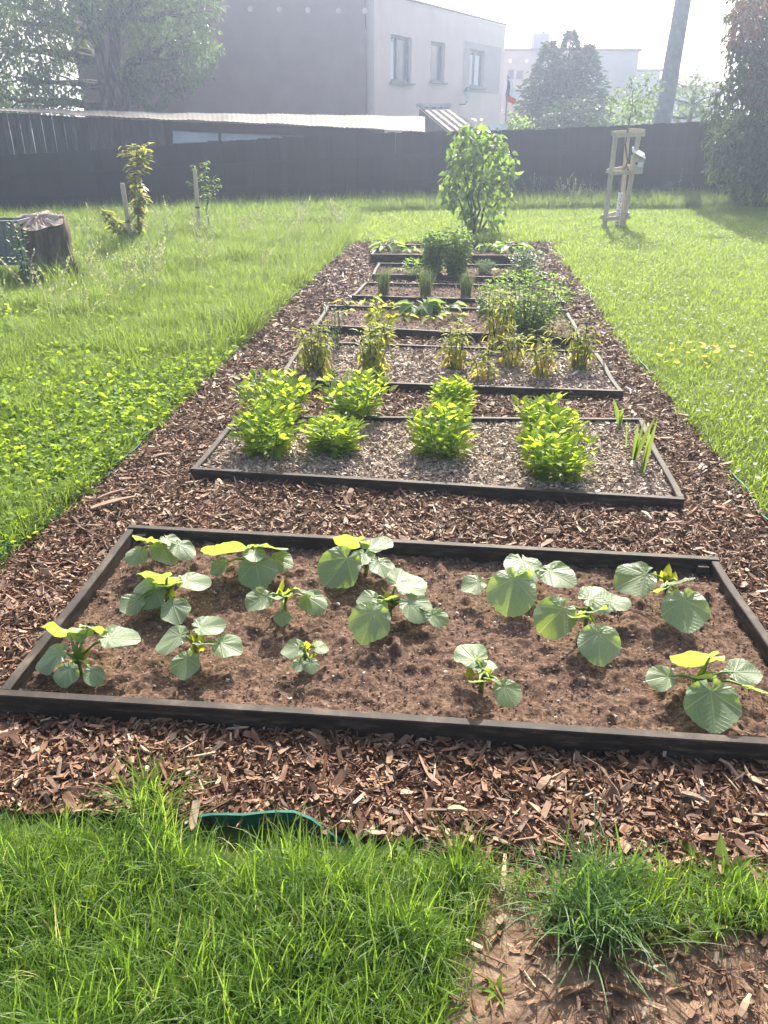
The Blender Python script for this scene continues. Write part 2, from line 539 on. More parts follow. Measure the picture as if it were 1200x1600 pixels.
def toothed_template():
    """broad compound-looking leaf with lobes"""
    V = [(0, 0, 0), (0.28, 0.22, 0.03), (0.20, 0.42, 0.0), (0.34, 0.62, -0.02), (0.13, 0.72, -0.05), (0, 1.0, -0.16),
         (-0.13, 0.72, -0.05), (-0.34, 0.62, -0.02), (-0.20, 0.42, 0.0), (-0.28, 0.22, 0.03), (0, 0.42, -0.04), (0, .72, -.09)]
    F = [(0, 1, 10), (1, 2, 10), (2, 3, 11), (2, 11, 10), (3, 4, 11), (4, 5, 11), (5, 6, 11), (6, 7, 11), (7, 8, 11), (8, 10, 11), (8, 9, 10), (9, 0, 10)]
    return np.array(V, float), np.array(F)


LEAF = leaf_template()
LEAF_W = leaf_template(0.38, 0.25, 0.15)
LEAF_N = leaf_template(0.16, 0.4, 0.1)
CARD = card_template()
TOOTH = toothed_template()


def rnd_dirs(n, up=0.0):
    v = RNG.normal(size=(n, 3))
    v[:, 2] += up
    return norm(v)


def strip(V, F, pts, widths, side):
    """a flat blade along pts (np Nx3) with half widths; last width 0 -> still a quad"""
    k = len(V)
    for p, w in zip(pts, widths):
        V.append(tuple(p - side * w))
        V.append(tuple(p + side * w))
    for i in range(len(pts) - 1):
        a = k + i * 2
        F.append((a, a + 1, a + 3, a + 2))


def blades(n, base, spread, Lr, w, lean=(0.05, 0.5), bend=(0.3, 1.2), segs=4, rng=None, az=None):
    rng = rng or RNG
    V, F, T = [], [], []
    base = np.array(base, float)
    for i in range(n):
        a = rng.uniform(0, 2 * math.pi) if az is None else az + rng.normal() * 0.6
        rr = spread * math.sqrt(rng.random())
        aa = rng.uniform(0, 2 * math.pi)
        p = base + np.array([rr * math.cos(aa), rr * math.sin(aa), 0])
        Ln = rng.uniform(*Lr)
        th = rng.uniform(*lean)
        bd = rng.uniform(*bend)
        h = np.array([math.cos(a), math.sin(a), 0])
        tw = rng.uniform(-0.8, 0.8)
        side = np.array([-math.sin(a + tw), math.cos(a + tw), 0])
        pts, ws = [p.copy()], [w * 0.7]
        for s_ in range(segs):
            t = (s_ + 1) / segs
            ang = th + bd * t * t
            p = p + (h * math.sin(ang) + np.array([0, 0, math.cos(ang)])) * Ln / segs
            pts.append(p.copy())
            ws.append(w * (1 - t ** 2.2) + 0.0002)
        k0 = len(V)
        strip(V, F, pts, ws, side)
        T += [rng.random()] * (len(V) - k0)
    return np.array(V), np.array(F), np.array(T)


# ------------------------------------------------------------------ scattering of uncountable stuff
def variants(name, metas):
    c = bpy.data.collections.new(name)
    for i, me in enumerate(metas):
        o = bpy.data.objects.new('%s_%02d' % (name, i), me)
        c.objects.link(o)
    return c


def scatter_group(coll):
    g = bpy.data.node_groups.new('scatter_' + coll.name, 'GeometryNodeTree')
    g.interface.new_socket('Geometry', in_out='INPUT', socket_type='NodeSocketGeometry')
    g.interface.new_socket('Geometry', in_out='OUTPUT', socket_type='NodeSocketGeometry')
    N, L = g.nodes, g.links
    i, o = N.new('NodeGroupInput'), N.new('NodeGroupOutput')
    ci = N.new('GeometryNodeCollectionInfo')
    ci.inputs[0].default_value = coll
    ci.inputs[1].default_value = True
    ci.inputs[2].default_value = True
    ip = N.new('GeometryNodeInstanceOnPoints')

    def na(nm, tp):
        a = N.new('GeometryNodeInputNamedAttribute')
        a.data_type = tp
        a.inputs[0].default_value = nm
        return a.outputs[0]
    e = N.new('FunctionNodeEulerToRotation')
    L.new(na('rot', 'FLOAT_VECTOR'), e.inputs[0])
    L.new(i.outputs[0], ip.inputs['Points'])
    L.new(ci.outputs[0], ip.inputs['Instance'])
    ip.inputs['Pick Instance'].default_value = True
    L.new(na('idx', 'INT'), ip.inputs['Instance Index'])
    L.new(e.outputs[0], ip.inputs['Rotation'])
    L.new(na('sc', 'FLOAT_VECTOR'), ip.inputs['Scale'])
    L.new(ip.outputs[0], o.inputs[0])
    return g


def scatter(name, P, rot, sc, coll, label, cat, group=None):
    n = len(P)
    me = bpy.data.meshes.new(name)
    me.vertices.add(n)
    me.vertices.foreach_set('co', np.asarray(P, np.float32).ravel())
    a = me.attributes.new('rot', 'FLOAT_VECTOR', 'POINT')
    a.data.foreach_set('vector', np.asarray(rot, np.float32).ravel())
    sc = np.asarray(sc, np.float32)
    if sc.ndim == 1:
        sc = np.repeat(sc[:, None], 3, 1)
    a = me.attributes.new('sc', 'FLOAT_VECTOR', 'POINT')
    a.data.foreach_set('vector', sc.ravel())
    a = me.attributes.new('idx', 'INT', 'POINT')
    a.data.foreach_set('value', RNG.integers(0, len(coll.objects), n).astype(np.int32))
    o = obj(name, me, None, None, label, cat, group, 'stuff')
    md = o.modifiers.new('scatter', 'NODES')
    key = 'scatter_' + coll.name
    md.node_group = bpy.data.node_groups.get(key) or scatter_group(coll)
    return o


def inside(P, poly):
    x, y = P[:, 0], P[:, 1]
    c = np.zeros(len(P), bool)
    n = len(poly)
    for i in range(n):
        x0, y0 = poly[i][0], poly[i][1]
        x1, y1 = poly[(i + 1) % n][0], poly[(i + 1) % n][1]
        if y0 == y1:
            continue
        m = ((y0 > y) != (y1 > y)) & (x < (x1 - x0) * (y - y0) / (y1 - y0) + x0)
        c ^= m
    return c


def sample(xr, yr, density):
    """random ground points; density(y) per square metre"""
    out = []
    ys = np.arange(yr[0], yr[1], 0.5)
    for y in ys:
        h = min(0.5, yr[1] - y)
        n = RNG.poisson(max(0, density(y + h / 2)) * (xr[1] - xr[0]) * h)
        out.append(np.stack([RNG.uniform(xr[0], xr[1], n), RNG.uniform(y, y + h, n)], 1))
    return np.concatenate(out)


def in_view(P, margin=0.9):
    """keep what the photograph could see, with a generous margin for a step to the side"""
    return np.abs(P[:, 0]) < (P[:, 1] * 0.56 + 0.35 + margin)


def yaw(n, tilt=0.12):
    r = np.zeros((n, 3))
    r[:, 0] = RNG.normal(0, tilt, n)
    r[:, 1] = RNG.normal(0, tilt, n)
    r[:, 2] = RNG.uniform(0, 6.283, n)
    return r


# ------------------------------------------------------------------ the ground, mulch and beds
def sheet(name, V, F, mat, kind='structure', smooth=True):
    return obj(name, mesh_np(name, V, F, mat, smooth), None, None, None, None, None, kind)


def grid_poly(name, poly, step, z0, amp, freq, mat, seed, oct=4, noise_pow=1.0, extra=None):
    """displaced sheet cut to a polygon"""
    xs = [p[0] for p in poly]
    ys = [p[1] for p in poly]
    nx = int((max(xs) - min(xs)) / step) + 2
    ny = int((max(ys) - min(ys)) / step) + 2
    X, Y = np.meshgrid(min(xs) + np.arange(nx) * step, min(ys) + np.arange(ny) * step)
    Z = z0 + amp * (fbm(X * freq, Y * freq, oct, seed) - 0.5) * 2
    if extra is not None:
        Z = Z + extra(X, Y)
    V = np.stack([X.ravel(), Y.ravel(), Z.ravel()], 1)
    i = np.arange(nx * ny).reshape(ny, nx)
    F = np.stack([i[:-1, :-1].ravel(), i[:-1, 1:].ravel(), i[1:, 1:].ravel(), i[1:, :-1].ravel()], 1)
    C = V[F].mean(1)
    F = F[inside(C, poly)]
    used = np.unique(F)
    mp = np.full(len(V), -1)
    mp[used] = np.arange(len(used))
    return sheet(name, V[used], mp[F], mat)


sheet('ground', [(-200, -60, -0.004), (200, -60, -0.004), (200, 260, -0.004), (-200, 260, -0.004)], [(0, 1, 2, 3)], M['ground'])

EDGE_L = [at(u, v) for u, v in [(0, 880), (70, 828), (150, 765), (240, 675), (345, 575), (430, 490), (490, 437), (550, 381)]]
EDGE_R = [at(u, v) for u, v in [(862, 381), (880, 410), (900, 437), (940, 490), (985, 555), (1040, 617), (1065, 650), (1110, 695), (1150, 755), (1200, 815)]]
FRONT = [at(u, v) for u, v in [(1200, 1372), (1060, 1372), (930, 1362), (800, 1345), (700, 1330), (600, 1318), (500, 1302), (400, 1290), (300, 1290), (150, 1280), (0, 1268)]]
eR_end = EDGE_R[-1] + (EDGE_R[-1] - EDGE_R[-4]).normalized() * 2.0
eL_start = EDGE_L[0] + (EDGE_L[0] - EDGE_L[2]).normalized() * 1.5
MULCH = [(p.x, p.y) for p in [eL_start] + EDGE_L + EDGE_R + [eR_end, Vector((1.9, 1.28, 0))] + FRONT + [Vector((-1.9, 1.5, 0))]]
grid_poly('mulch_path', MULCH, 0.03, 0.012, 0.018, 5, M['mulch'], 3)
PATCH = [(p.x, p.y) for p in [at(690, 1620), at(715, 1500), at(745, 1440), at(735, 1325), at(800, 1335), at(930, 1352), at(1060, 1362), at(1200, 1362)]] + [(1.9, 1.29), (1.9, 0.3), (0.05, 0.3)]
grid_poly('dirt_path', PATCH, 0.015, 0.008, 0.008, 12, M['dirt'], 5)

ZT = 0.09


def line_x(a, b_, c, d):
    a, b_, c, d = (Vector(q[:2]) for q in (a, b_, c, d))
    r, s = b_ - a, d - c
    t = ((c - a).x * s.y - (c - a).y * s.x) / (r.x * s.y - r.y * s.x)
    return a + r * t


fr1 = line_x(at(20, 1082, ZT), at(1200, 1157, ZT), at(1117, 872, ZT), at(1200, 1000, ZT))
BEDS = {
    1: ([at(3, 1081, ZT), Vector((fr1.x, fr1.y, ZT)), at(1117, 872, ZT), at(207, 822, ZT)], 'soil', 0.026),
    2: ([at(303, 731, .075), at(1064, 778, .075), at(1000, 654, .075), at(372, 650, .075)], 'finemulch', 0.045),
    3: ([at(437, 592, .075), at(970, 610, .075), at(930, 549, .075), at(474, 533, .075)], 'finemulch', 0.045),
    4: ([at(494, 507, .09), at(908, 528, .09), at(885, 484, .075), at(513, 477, .075)], 'soil', 0.04),
    5: ([at(552, 461, .07), at(880, 471, .07), at(862, 447, .07), at(572, 441, .07)], 'soil', 0.035),
    6: ([at(583, 428, .08), at(852, 434, .08), at(838, 414, .08), at(592, 411, .08)], 'soil', 0.035),
    7: ([at(581, 397, .14), at(833, 399, .14), at(822, 382, .12), at(592, 382, .12)], 'soil', 0.07),
}
BED_LABEL = {
    1: 'dark board frame round the nearest bed, holding the squash plants',
    2: 'board frame round the pale mulched bed of bright green bushy plants',
    3: 'board frame round the pale mulched bed of yellowing plants',
    4: 'board frame round the bed with the courgette rosette and pea clump',
    5: 'narrow board frame round the bed with three chive tufts',
    6: 'board frame round the bed with the tall dark pea tower',
    7: 'deep board frame of the farthest bed, next to the lawn by the shrub',
}
for k, (c, mat, zs) in BEDS.items():
    cen = sum(c, Vector()) / 4
    poly = [(p.x, p.y) for p in c]
    clods = None
    if k == 1:
        def clods(X, Y):
            n = fbm(X * 26, Y * 26, 3, 91)
            big = fbm(X * 3.2, Y * 3.2, 3, 45)
            return 0.06 * np.clip(n - 0.47, 0, 1) * (0.3 + 1.7 * big) + 0.035 * (big - 0.5) + 0.012 * np.clip(fbm(X * 70, Y * 70, 2, 8) - .55, 0, 1)
    grid_poly('bed_soil' if mat == 'soil' else 'bed_mulch', poly, 0.009 if k == 1 else 0.02, zs, 0.007 if k == 1 else 0.01, 9, M[mat], 20 + k, 5, extra=clods)
    t = thing('bed_frame', (cen.x, cen.y, 0), BED_LABEL[k], 'bed frame', 'raised bed frames in the mulch')
    w = 0.032
    names = [(0, 1), (3, 2), (0, 3), (1, 2)]
    for q, (i, j) in enumerate(names):
        a, b_ = c[i], c[j]
        d = (b_ - a).normalized()
        if q < 2:      # front and back boards run the whole length, side boards butt between them
            p, r = a - d * w * 0.5, b_ + d * w * 0.5
            top = 0.0
        else:
            p, r = a + d * (w * 0.5 + 0.003), b_ - d * (w * 0.5 + 0.003)
            top = 0.003
        # two planks end to end with slightly sagging tops
        hgt = p.z + 0.05
        n = 9
        mb = MB()
        side = Vector((d.y, -d.x, 0))
        Vv, Ff = [], []
        for s_ in range(n):
            tt = s_ / (n - 1)
            m_ = p.lerp(r, tt)
            wob = 0.004 * math.sin(tt * 7 + k * 2 + q) + random.uniform(-.0012, .0012)
            for sx, zz in ((-1, -0.05), (-1, m_.z - top - 0.003 + wob * .5), (-0.8, m_.z - top + wob * .5), (0.8, m_.z - top + wob * .5), (1, m_.z - top - 0.003 + wob * .5), (1, -0.05)):
                pt = m_ + side * (sx * w / 2 + wob)
                Vv.append((pt.x, pt.y, zz))
        for s_ in range(n - 1):
            for e in range(6):
                e2 = (e + 1) % 6
                Ff.append((s_ * 6 + e, s_ * 6 + e2, (s_ + 1) * 6 + e2, (s_ + 1) * 6 + e))
        Ff += [tuple(range(6))[::-1], tuple((n - 1) * 6 + e for e in range(6))]
        part('board', Vv, Ff, M['board'], t)
    # corner cleats inside
    if k in (1, 2):
        for q in range(4):
            v = (cen - c[q])
            v.z = 0
            v.normalize()
            mb = MB()
            pp = c[q] + v * 0.055
            mb.beam((pp.x, pp.y, -0.05), (pp.x, pp.y, c[q].z - 0.02), 0.042, 0.042, (c[1] - c[0]).normalized())
            mb.build('corner_post', M['board'], t)

# ------------------------------------------------------------------ chips, crumbs
def chip_mesh(i, Lr, Wr, th):
    rng = np.random.default_rng(100 + i)
    Ln, w = rng.uniform(*Lr), rng.uniform(*Wr)
    n = rng.integers(7, 11)
    ang = np.sort(np.linspace(0, 2 * math.pi, n, endpoint=False) + rng.uniform(-.3, .3, n))
    r = rng.uniform(0.72, 1.12, n)
    x = np.sign(np.cos(ang)) * np.abs(np.cos(ang)) ** .6 * r * Ln / 2
    y = np.sign(np.sin(ang)) * np.abs(np.sin(ang)) ** .7 * r * w / 2
    bend = rng.uniform(-1.2, 1.2)
    z = bend * x * x / Ln + rng.uniform(-.15, .15) * y
    t = th * rng.uniform(0.6, 1.6)
    V = [(a, b_, c + t) for a, b_, c in zip(x, y, z)] + [(a * .94, b_ * .9, c - t) for a, b_, c in zip(x, y, z)]
    F = [tuple(range(n)), tuple(range(2 * n - 1, n - 1, -1))] + [(j, j + n, (j + 1) % n + n, (j + 1) % n) for j in range(n)]
    return V, F


CHIPS = variants('chip_shape', [mesh_np('chip_shape', *chip_mesh(i, *(((0.020, 0.050), (0.006, 0.016), 0.0014) if i % 3 else ((0.03, 0.06), (0.003, 0.006), 0.0012))), M['chip']) for i in range(15)])
FINES = variants('fine_chip_shape', [mesh_np('fine_chip_shape', *chip_mesh(40 + i, (0.014, 0.036), (0.004, 0.011), 0.0012), M['finechip']) for i in range(12)])


def crumb_mesh(i):
    rng = np.random.default_rng(300 + i)
    v = np.array([(1, 0, 0), (-1, 0, 0), (0, 1, 0), (0, -1, 0), (0, 0, 1), (0, 0, -1), (.7, .7, .4), (-.7, .6, .5)], float) * rng.uniform(0.6, 1.2, (8, 3)) * 0.006
    f = [(0, 6, 4), (6, 2, 4), (2, 7, 4), (7, 1, 4), (1, 3, 4), (3, 0, 4), (2, 6, 5), (6, 0, 5), (7, 2, 5), (1, 7, 5), (3, 1, 5), (0, 3, 5)]
    return v, f


CRUMBS = variants('crumb_shape', [mesh_np('crumb_shape', *crumb_mesh(i), M['crumb']) for i in range(8)])


def flat_rot(n, tilt):
    return yaw(n, tilt)


def bed_poly(k):
    return [(p.x, p.y) for p in BEDS[k][0]]


def grow(poly, d):
    c = np.mean(np.array(poly), 0)
    return [tuple(np.array(p) + (np.array(p) - c) / np.linalg.norm(np.array(p) - c) * d) for p in poly]


P = sample((-2.4, 3.6), (1.0, 12.8), lambda y: 8200 if y < 2.6 else 6500 if y < 4.2 else (4200 if y < 6.5 else 2200 if y < 9 else 1300))
keep = inside(P, MULCH) & in_view(P, 0.5)
for k in BEDS:
    keep &= ~inside(P, grow(bed_poly(k), 0.02))
P = P[keep]
h = 0.012 + 0.018 * (fbm(P[:, 0] * 5, P[:, 1] * 5, 4, 3) - 0.5) * 2 + RNG.uniform(0.002, 0.02, len(P))
s = np.clip(RNG.lognormal(-0.38, 0.5, len(P)), 0.25, 1.9) * np.interp(P[:, 1], [4, 6, 9], [1.0, 1.25, 1.6])
scatter('bark_chips', np.column_stack([P, h]), flat_rot(len(P), 0.42), s, CHIPS, 'reddish brown bark chips covering the paths round the beds', 'bark chips')

P = sample((0.0, 1.9), (0.4, 1.35), lambda y: 4200)
P = P[inside(P, PATCH)]
dens = vnoise(P[:, 0] * 7, P[:, 1] * 7, 8)
P = P[(RNG.random(len(P)) < np.clip(0.15 + 1.4 * (P[:, 0] - 0.1) + 0.5 * (dens - .5), 0.12, 1))]
scatter('scattered_chips', np.column_stack([P, 0.012 + RNG.uniform(0, 0.012, len(P))]), flat_rot(len(P), 0.35), np.clip(RNG.lognormal(-0.45, 0.45, len(P)), .25, 1.4), CHIPS,
        'bark chips trodden into the bare dirt at the bottom edge', 'bark chips')

for k in (2, 3):
    bp = bed_poly(k)
    xs, ys = [p[0] for p in bp], [p[1] for p in bp]
    P = sample((min(xs), max(xs)), (min(ys), max(ys)), lambda y: 7000 if k == 2 else 4200)
    P = P[inside(P, bp)]
    scatter('fine_chips', np.column_stack([P, BEDS[k][2] + RNG.uniform(0.0, 0.016, len(P))]), flat_rot(len(P), 0.4), np.clip(RNG.lognormal(-0.1, 0.35, len(P)), .4, 2) * (1.0 if k == 2 else 1.3), FINES,
            'fine pale wood chips filling the bed of ' + ('bright green bushy plants' if k == 2 else 'yellowing plants'), 'wood chips')
for k, dn in ((1, 4500), (4, 1500), (5, 1500), (6, 1000), (7, 800)):
    bp = bed_poly(k)
    xs, ys = [p[0] for p in bp], [p[1] for p in bp]
    P = sample((min(xs), max(xs)), (min(ys), max(ys)), lambda y: dn)
    P = P[inside(P, grow(bp, -0.02)) & in_view(P)]
    z = BEDS[k][2] + (0.012 if k == 1 else 0.01)
    scatter('soil_crumbs', np.column_stack([P, z - 0.01 + RNG.uniform(0, 0.014, len(P)) + (0.03 * (fbm(P[:, 0] * 3.2, P[:, 1] * 3.2, 3, 45) - 0.5) if k == 1 else 0)]), yaw(len(P), .5),
            np.clip(RNG.lognormal(-0.65, 0.5, len(P)), .2, 1.9)[:, None] * np.array([1, 1, .55]) * (1 if k == 1 else 1.8), CRUMBS,
            {1: 'brown soil crumbs and small stones among the squash plants', 4: 'soil crumbs round the courgette', 5: 'soil crumbs round the three chive tufts', 6: 'soil crumbs under the pea tower', 7: 'soil crumbs in the farthest bed'}[k], 'soil')
P = np.concatenate([sample((-0.8, 1.9), (6.6, 8.2), lambda y: 500), sample((-0.5, 2.2), (8.2, 12.5), lambda y: 300)])
kk = np.zeros(len(P), bool)
for k in (4, 5, 6):
    kk |= inside(P, bed_poly(k))
P = P[kk]
scatter('stray_chips', np.column_stack([P, np.full(len(P), 0.055)]), flat_rot(len(P), 0.3), RNG.uniform(.5, 1.2, len(P)), FINES, 'stray pale chips on the soil of the middle beds', 'wood chips')
# ------------------------------------------------------------------ lawn edging
def edging(pts, hgt, label, prof=None):
    c = pts[len(pts) // 2]
    t = thing('lawn_edging', (c.x, c.y, 0), label, 'lawn edging', 'green plastic edging between grass and mulch')
    # resample
    P_ = []
    for a, b_ in zip(pts[:-1], pts[1:]):
        n = max(2, int((b_ - a).length / 0.06))
        P_ += [a.lerp(b_, i / n) for i in range(n)]
    P_.append(pts[-1])
    V, F = [], []
    for i, p in enumerate(P_):
        d = (P_[min(i + 1, len(P_) - 1)] - P_[max(i - 1, 0)]).normalized()
        sd_ = Vector((d.y, -d.x, 0))
        w = 0.012 * math.sin(i * 0.9) + 0.008 * math.sin(i * 0.37)
        hh = hgt * (0.75 + 0.35 * math.sin(i * 0.21) * math.sin(i * 0.13 + 1))
        if prof:
            hh = prof(p)
        lean = 0.014 * math.sin(i * 0.17)
        q = p + sd_ * w
        for s_, z in ((-.002, -.03), (-.002 + lean, hh * .6), (-.004 + lean * 1.5, hh), (.004 + lean * 1.5, hh), (.002 + lean, hh * .6), (.002, -.03)):
            V.append((q.x + sd_.x * s_, q.y + sd_.y * s_, z))
    for i in range(len(P_) - 1):
        for e in range(6):
            e2 = (e + 1) % 6
            F.append((i * 6 + e, i * 6 + e2, (i + 1) * 6 + e2, (i + 1) * 6 + e))
    part('strip', V, F, M['edging'], t, smooth=False)


edging([eL_start] + EDGE_L, 0.045, 'green plastic edging between the tall weeds and the mulch on the stump side')
edging(EDGE_R + [eR_end], 0.055, 'wavy green plastic edging between the mown lawn and the mulch', lambda p: 0.012 + 0.03 * max(0, math.sin(p.y * 2.3 + .6)) + .008 * math.sin(p.y * 9))
edging([at(u, v) for u, v in [(-150, 1265), (100, 1282), (200, 1292), (260, 1292), (310, 1288), (360, 1285), (410, 1286), (460, 1292), (510, 1304), (600, 1335), (720, 1352), (850, 1372), (1060, 1382), (1200, 1385), (1400, 1385)]], 0.06,
       'green plastic edging showing through the long grass at the front', lambda p: -0.02 + 0.07 * math.exp(-((p.x + 0.33) / 0.21) ** 4))

# ------------------------------------------------------------------ grass, weeds
rg = np.random.default_rng(5)


def tuft_mesh(nm, mat, n, spread, Lr, w, lean, bend, segs=4):
    V, F, T = blades(n, (0, 0, 0), spread, Lr, w, lean, bend, segs, rg)
    return mesh_np(nm, V, F, mat, False, T)


LUSH = variants('lush_tuft', [tuft_mesh('lush_tuft', M['grass'], 20, 0.038, (0.06, 0.18), 0.0018, (0.02, 0.55), (0.2, 1.7), 5) for i in range(8)])
LAWN = variants('lawn_tuft', [tuft_mesh('lawn_tuft', M['lawn'], 22, 0.06, (0.03, 0.075), 0.0022, (0.1, 0.9), (0.2, 1.3), 3) for i in range(8)])
MEADOW = variants('meadow_tuft', [tuft_mesh('meadow_tuft', M['meadow'], 20, 0.07, (0.10, 0.30), 0.0024, (0.02, 0.5), (0.2, 1.5), 4) for i in range(8)])


def weed_mesh(i):
    rng = np.random.default_rng(700 + i)
    n = 12
    a = rng.uniform(0, 6.28, n)
    hgt = rng.uniform(0.03, 0.13, n)
    rr = rng.uniform(0.01, 0.07, n)
    Pp = np.stack([np.cos(a) * rr, np.sin(a) * rr, hgt], 1)
    D = np.stack([np.cos(a), np.sin(a), rng.uniform(-.2, 1.1, n)], 1)
    Nn = norm(np.stack([rng.normal(0, .55, n), rng.normal(0, .55, n), np.ones(n)], 1))
    V, F, T = cloud(TOOTH, Pp, D, Nn, rng.uniform(0.035, 0.075, n))
    st, sf = [], []
    for p in Pp:
        k = len(st)
        st += [(p[0] * .3 - .001, p[1] * .3, 0), (p[0] * .3 + .001, p[1] * .3, 0), (p[0] + .001, p[1], p[2])]
        sf.append((k + len(V), k + 1 + len(V), k + 2 + len(V)))
    return mesh_np('weed_shape', np.concatenate([V, np.array(st)]), np.concatenate([F, np.array(sf)]), M['weed'], False, np.concatenate([T, np.full(len(st), .3)]))


WEED = variants('weed_shape', [weed_mesh(i) for i in range(8)])


def on_lawn(P):
    k = ~inside(P, MULCH) & ~inside(P, PATCH)
    return k


def grass(name, P, coll, sc, label, cat='grass', tilt=0.12):
    scatter(name, np.column_stack([P, np.zeros(len(P))]), yaw(len(P), tilt), sc, coll, label, cat)


# foreground long grass, thinning to the worn patch
fl = [(-2.2, 0.3), (0.05, 0.3)] + [(p.x, p.y) for p in [at(690, 1600), at(690, 1510), at(620, 1450), at(570, 1400), at(480, 1372), at(400, 1362), at(300, 1362), at(250, 1312), at(150, 1325), at(0, 1318)]] + [(-2.2, 1.5)]
P = sample((-2.2, 0.4), (0.4, 1.65), lambda y: 1350)
P = P[inside(P, fl)]
s = 0.75 + 0.55 * vnoise(P[:, 0] * 5, P[:, 1] * 5, 2) + RNG.uniform(-.15, .15, len(P))
grass('long_grass', P, LUSH, s, 'long lush grass in front of the beds')
P = sample((-2.0, 0.4), (0.5, 1.6), lambda y: 160)
P = P[inside(P, fl) & (vnoise(P[:, 0] * 3, P[:, 1] * 3, 61) > 0.5)]
grass('clover_and_weeds', P, WEED, RNG.uniform(.4, .75, len(P)), 'small weeds growing through the long grass at the front', 'weeds')
# thin grass between the long grass and the patch, and right of it
md = [(p.x, p.y) for p in [at(690, 1600), at(690, 1510), at(620, 1450), at(570, 1400), at(540, 1345), at(640, 1340), at(775, 1345), at(770, 1430), at(725, 1520)]]
P = sample((-0.2, 0.5), (0.8, 1.5), lambda y: 760)
P = P[inside(P, md)]
grass('thin_grass', P, LUSH, RNG.uniform(.4, .8, len(P)), 'thin ragged grass beside the worn dirt')
P = sample((-0.2, 0.5), (0.8, 1.5), lambda y: 130)
P = P[inside(P, md)]
grass('low_weeds', P, WEED, RNG.uniform(.35, .6, len(P)), 'low weeds beside the worn dirt', 'weeds')
md2 = [(p.x, p.y) for p in [at(900, 1375), at(1200, 1375)]] + [(1.7, 1.25), (1.7, 1.02)] + [(p.x, p.y) for p in [at(1200, 1465), at(1010, 1475)]]
P = sample((0.3, 1.7), (0.9, 1.4), lambda y: 1150)
P = P[inside(P, md2) | ((P[:, 0] > 0.93) & (P[:, 1] > 1.13) & (P[:, 1] < 1.3))]
grass('verge_grass', P, LUSH, RNG.uniform(.45, .9, len(P)), 'grass between the mulch and the dirt on the clump side')
P = sample((0.3, 1.7), (0.9, 1.4), lambda y: 220)
P = P[inside(P, md2)]
grass('verge_weeds', P, WEED, RNG.uniform(.3, .55, len(P)), 'weeds between the mulch and the dirt on the clump side', 'weeds')

# mown lawn on the right, to the fence
def lawn_side(P):
    x, y = P[:, 0], P[:, 1]
    er = np.interp(y, [p.y for p in EDGE_R[::-1]] + [40], [p.x for p in EDGE_R[::-1]] + [EDGE_R[0].x])
    return x > er


P = sample((1.2, 14.0), (1.3, 19.6), lambda y: 900 if y < 5 else 620 if y < 8 else 330 if y < 12 else 170)
P = P[on_lawn(P) & lawn_side(P) & in_view(P, 1.2)]
s = (0.8 + 0.5 * vnoise(P[:, 0] * 1.7, P[:, 1] * 1.7, 12)) * np.interp(P[:, 1], [4, 12, 19], [1.0, 1.45, 2.0])
grass('mown_grass', P, LAWN, s, 'mown grass of the lawn beside the beds')
# grass behind the beds
P = sample((-8, 2.6), (12.4, 19.6), lambda y: 260 if y < 15 else 170)
P = P[on_lawn(P) & ~lawn_side(P)]
P = P[P[:, 0] > -1.2 - 0.2 * (P[:, 1] - 12)]
s = np.interp(P[:, 1], [12, 19], [1.6, 2.2]) * (0.85 + 0.5 * vnoise(P[:, 0], P[:, 1], 9))
grass('back_grass', P, LAWN, s, 'grass behind the farthest bed')
# unmown strip at the fence foot
FENCE = [Vector((-11.5, 13.1, 0)), Vector((-6.9, 15.5, 0)), Vector((-0.2, 19.0, 0)), Vector((8.2, 20.4, 0)), Vector((14.5, 21.2, 0))]


def fence_y(x):
    return np.interp(x, [p.x for p in FENCE], [p.y for p in FENCE])


P = sample((-11, 14), (11.5, 21.2), lambda y: 300)
fy = fence_y(P[:, 0])
P = P[(P[:, 1] < fy - 0.08) & (P[:, 1] > fy - 1.7 - 0.8 * vnoise(P[:, 0] * .8, P[:, 1] * .8, 4)) & in_view(P, 1.0)]
grass('fence_foot_grass', P, MEADOW, RNG.uniform(.9, 1.7, len(P)), 'tall unmown grass along the foot of the fence')

# wild side on the left: weeds near the mulch, long grass behind
def left_side(P):
    x, y = P[:, 0], P[:, 1]
    el = np.interp(y, [1.0, 1.6] + [p.y for p in EDGE_L], [-1.9, -1.85] + [p.x for p in EDGE_L])
    return x < el - 0.01


P = sample((-9.5, -0.3), (1.6, 16.5), lambda y: 1100 if y < 5 else 680 if y < 8 else 270)
P = P[left_side(P) & on_lawn(P) & in_view(P, 1.0) & (P[:, 1] < fence_y(P[:, 0]) - 0.3)]
wd = np.clip((8.2 - P[:, 1]) / 3.5, 0.05, .95) * (0.4 + vnoise(P[:, 0] * 1.3, P[:, 1] * 1.3, 31))
gr = RNG.random(len(P)) > wd
Pg, Pw = P[gr], P[~gr]
s = (0.4 + 0.55 * vnoise(Pg[:, 0] * 1.1, Pg[:, 1] * 1.1, 71) + 0.6 * vnoise(Pg[:, 0] * 3.1, Pg[:, 1] * 3.1, 72) ** 2) * np.interp(Pg[:, 1], [3, 8, 16], [0.62, 1.0, 1.25])
grass('meadow_grass', Pg, MEADOW, s, 'long rough grass on the stump side of the beds')
grass('ground_weeds', Pw, WEED, RNG.uniform(.38, .8, len(Pw)) * np.interp(Pw[:, 1], [3, 8], [0.85, 1.2]), 'broad leaved weeds spreading along the mulch edge on the stump side', 'weeds')
P = sample((-5, -0.3), (2.0, 9.0), lambda y: 520)
P = P[left_side(P) & on_lawn(P) & in_view(P, .8)]
grass('under_grass', P, LAWN, RNG.uniform(.9, 1.5, len(P)), 'short grass under the weeds on the stump side')
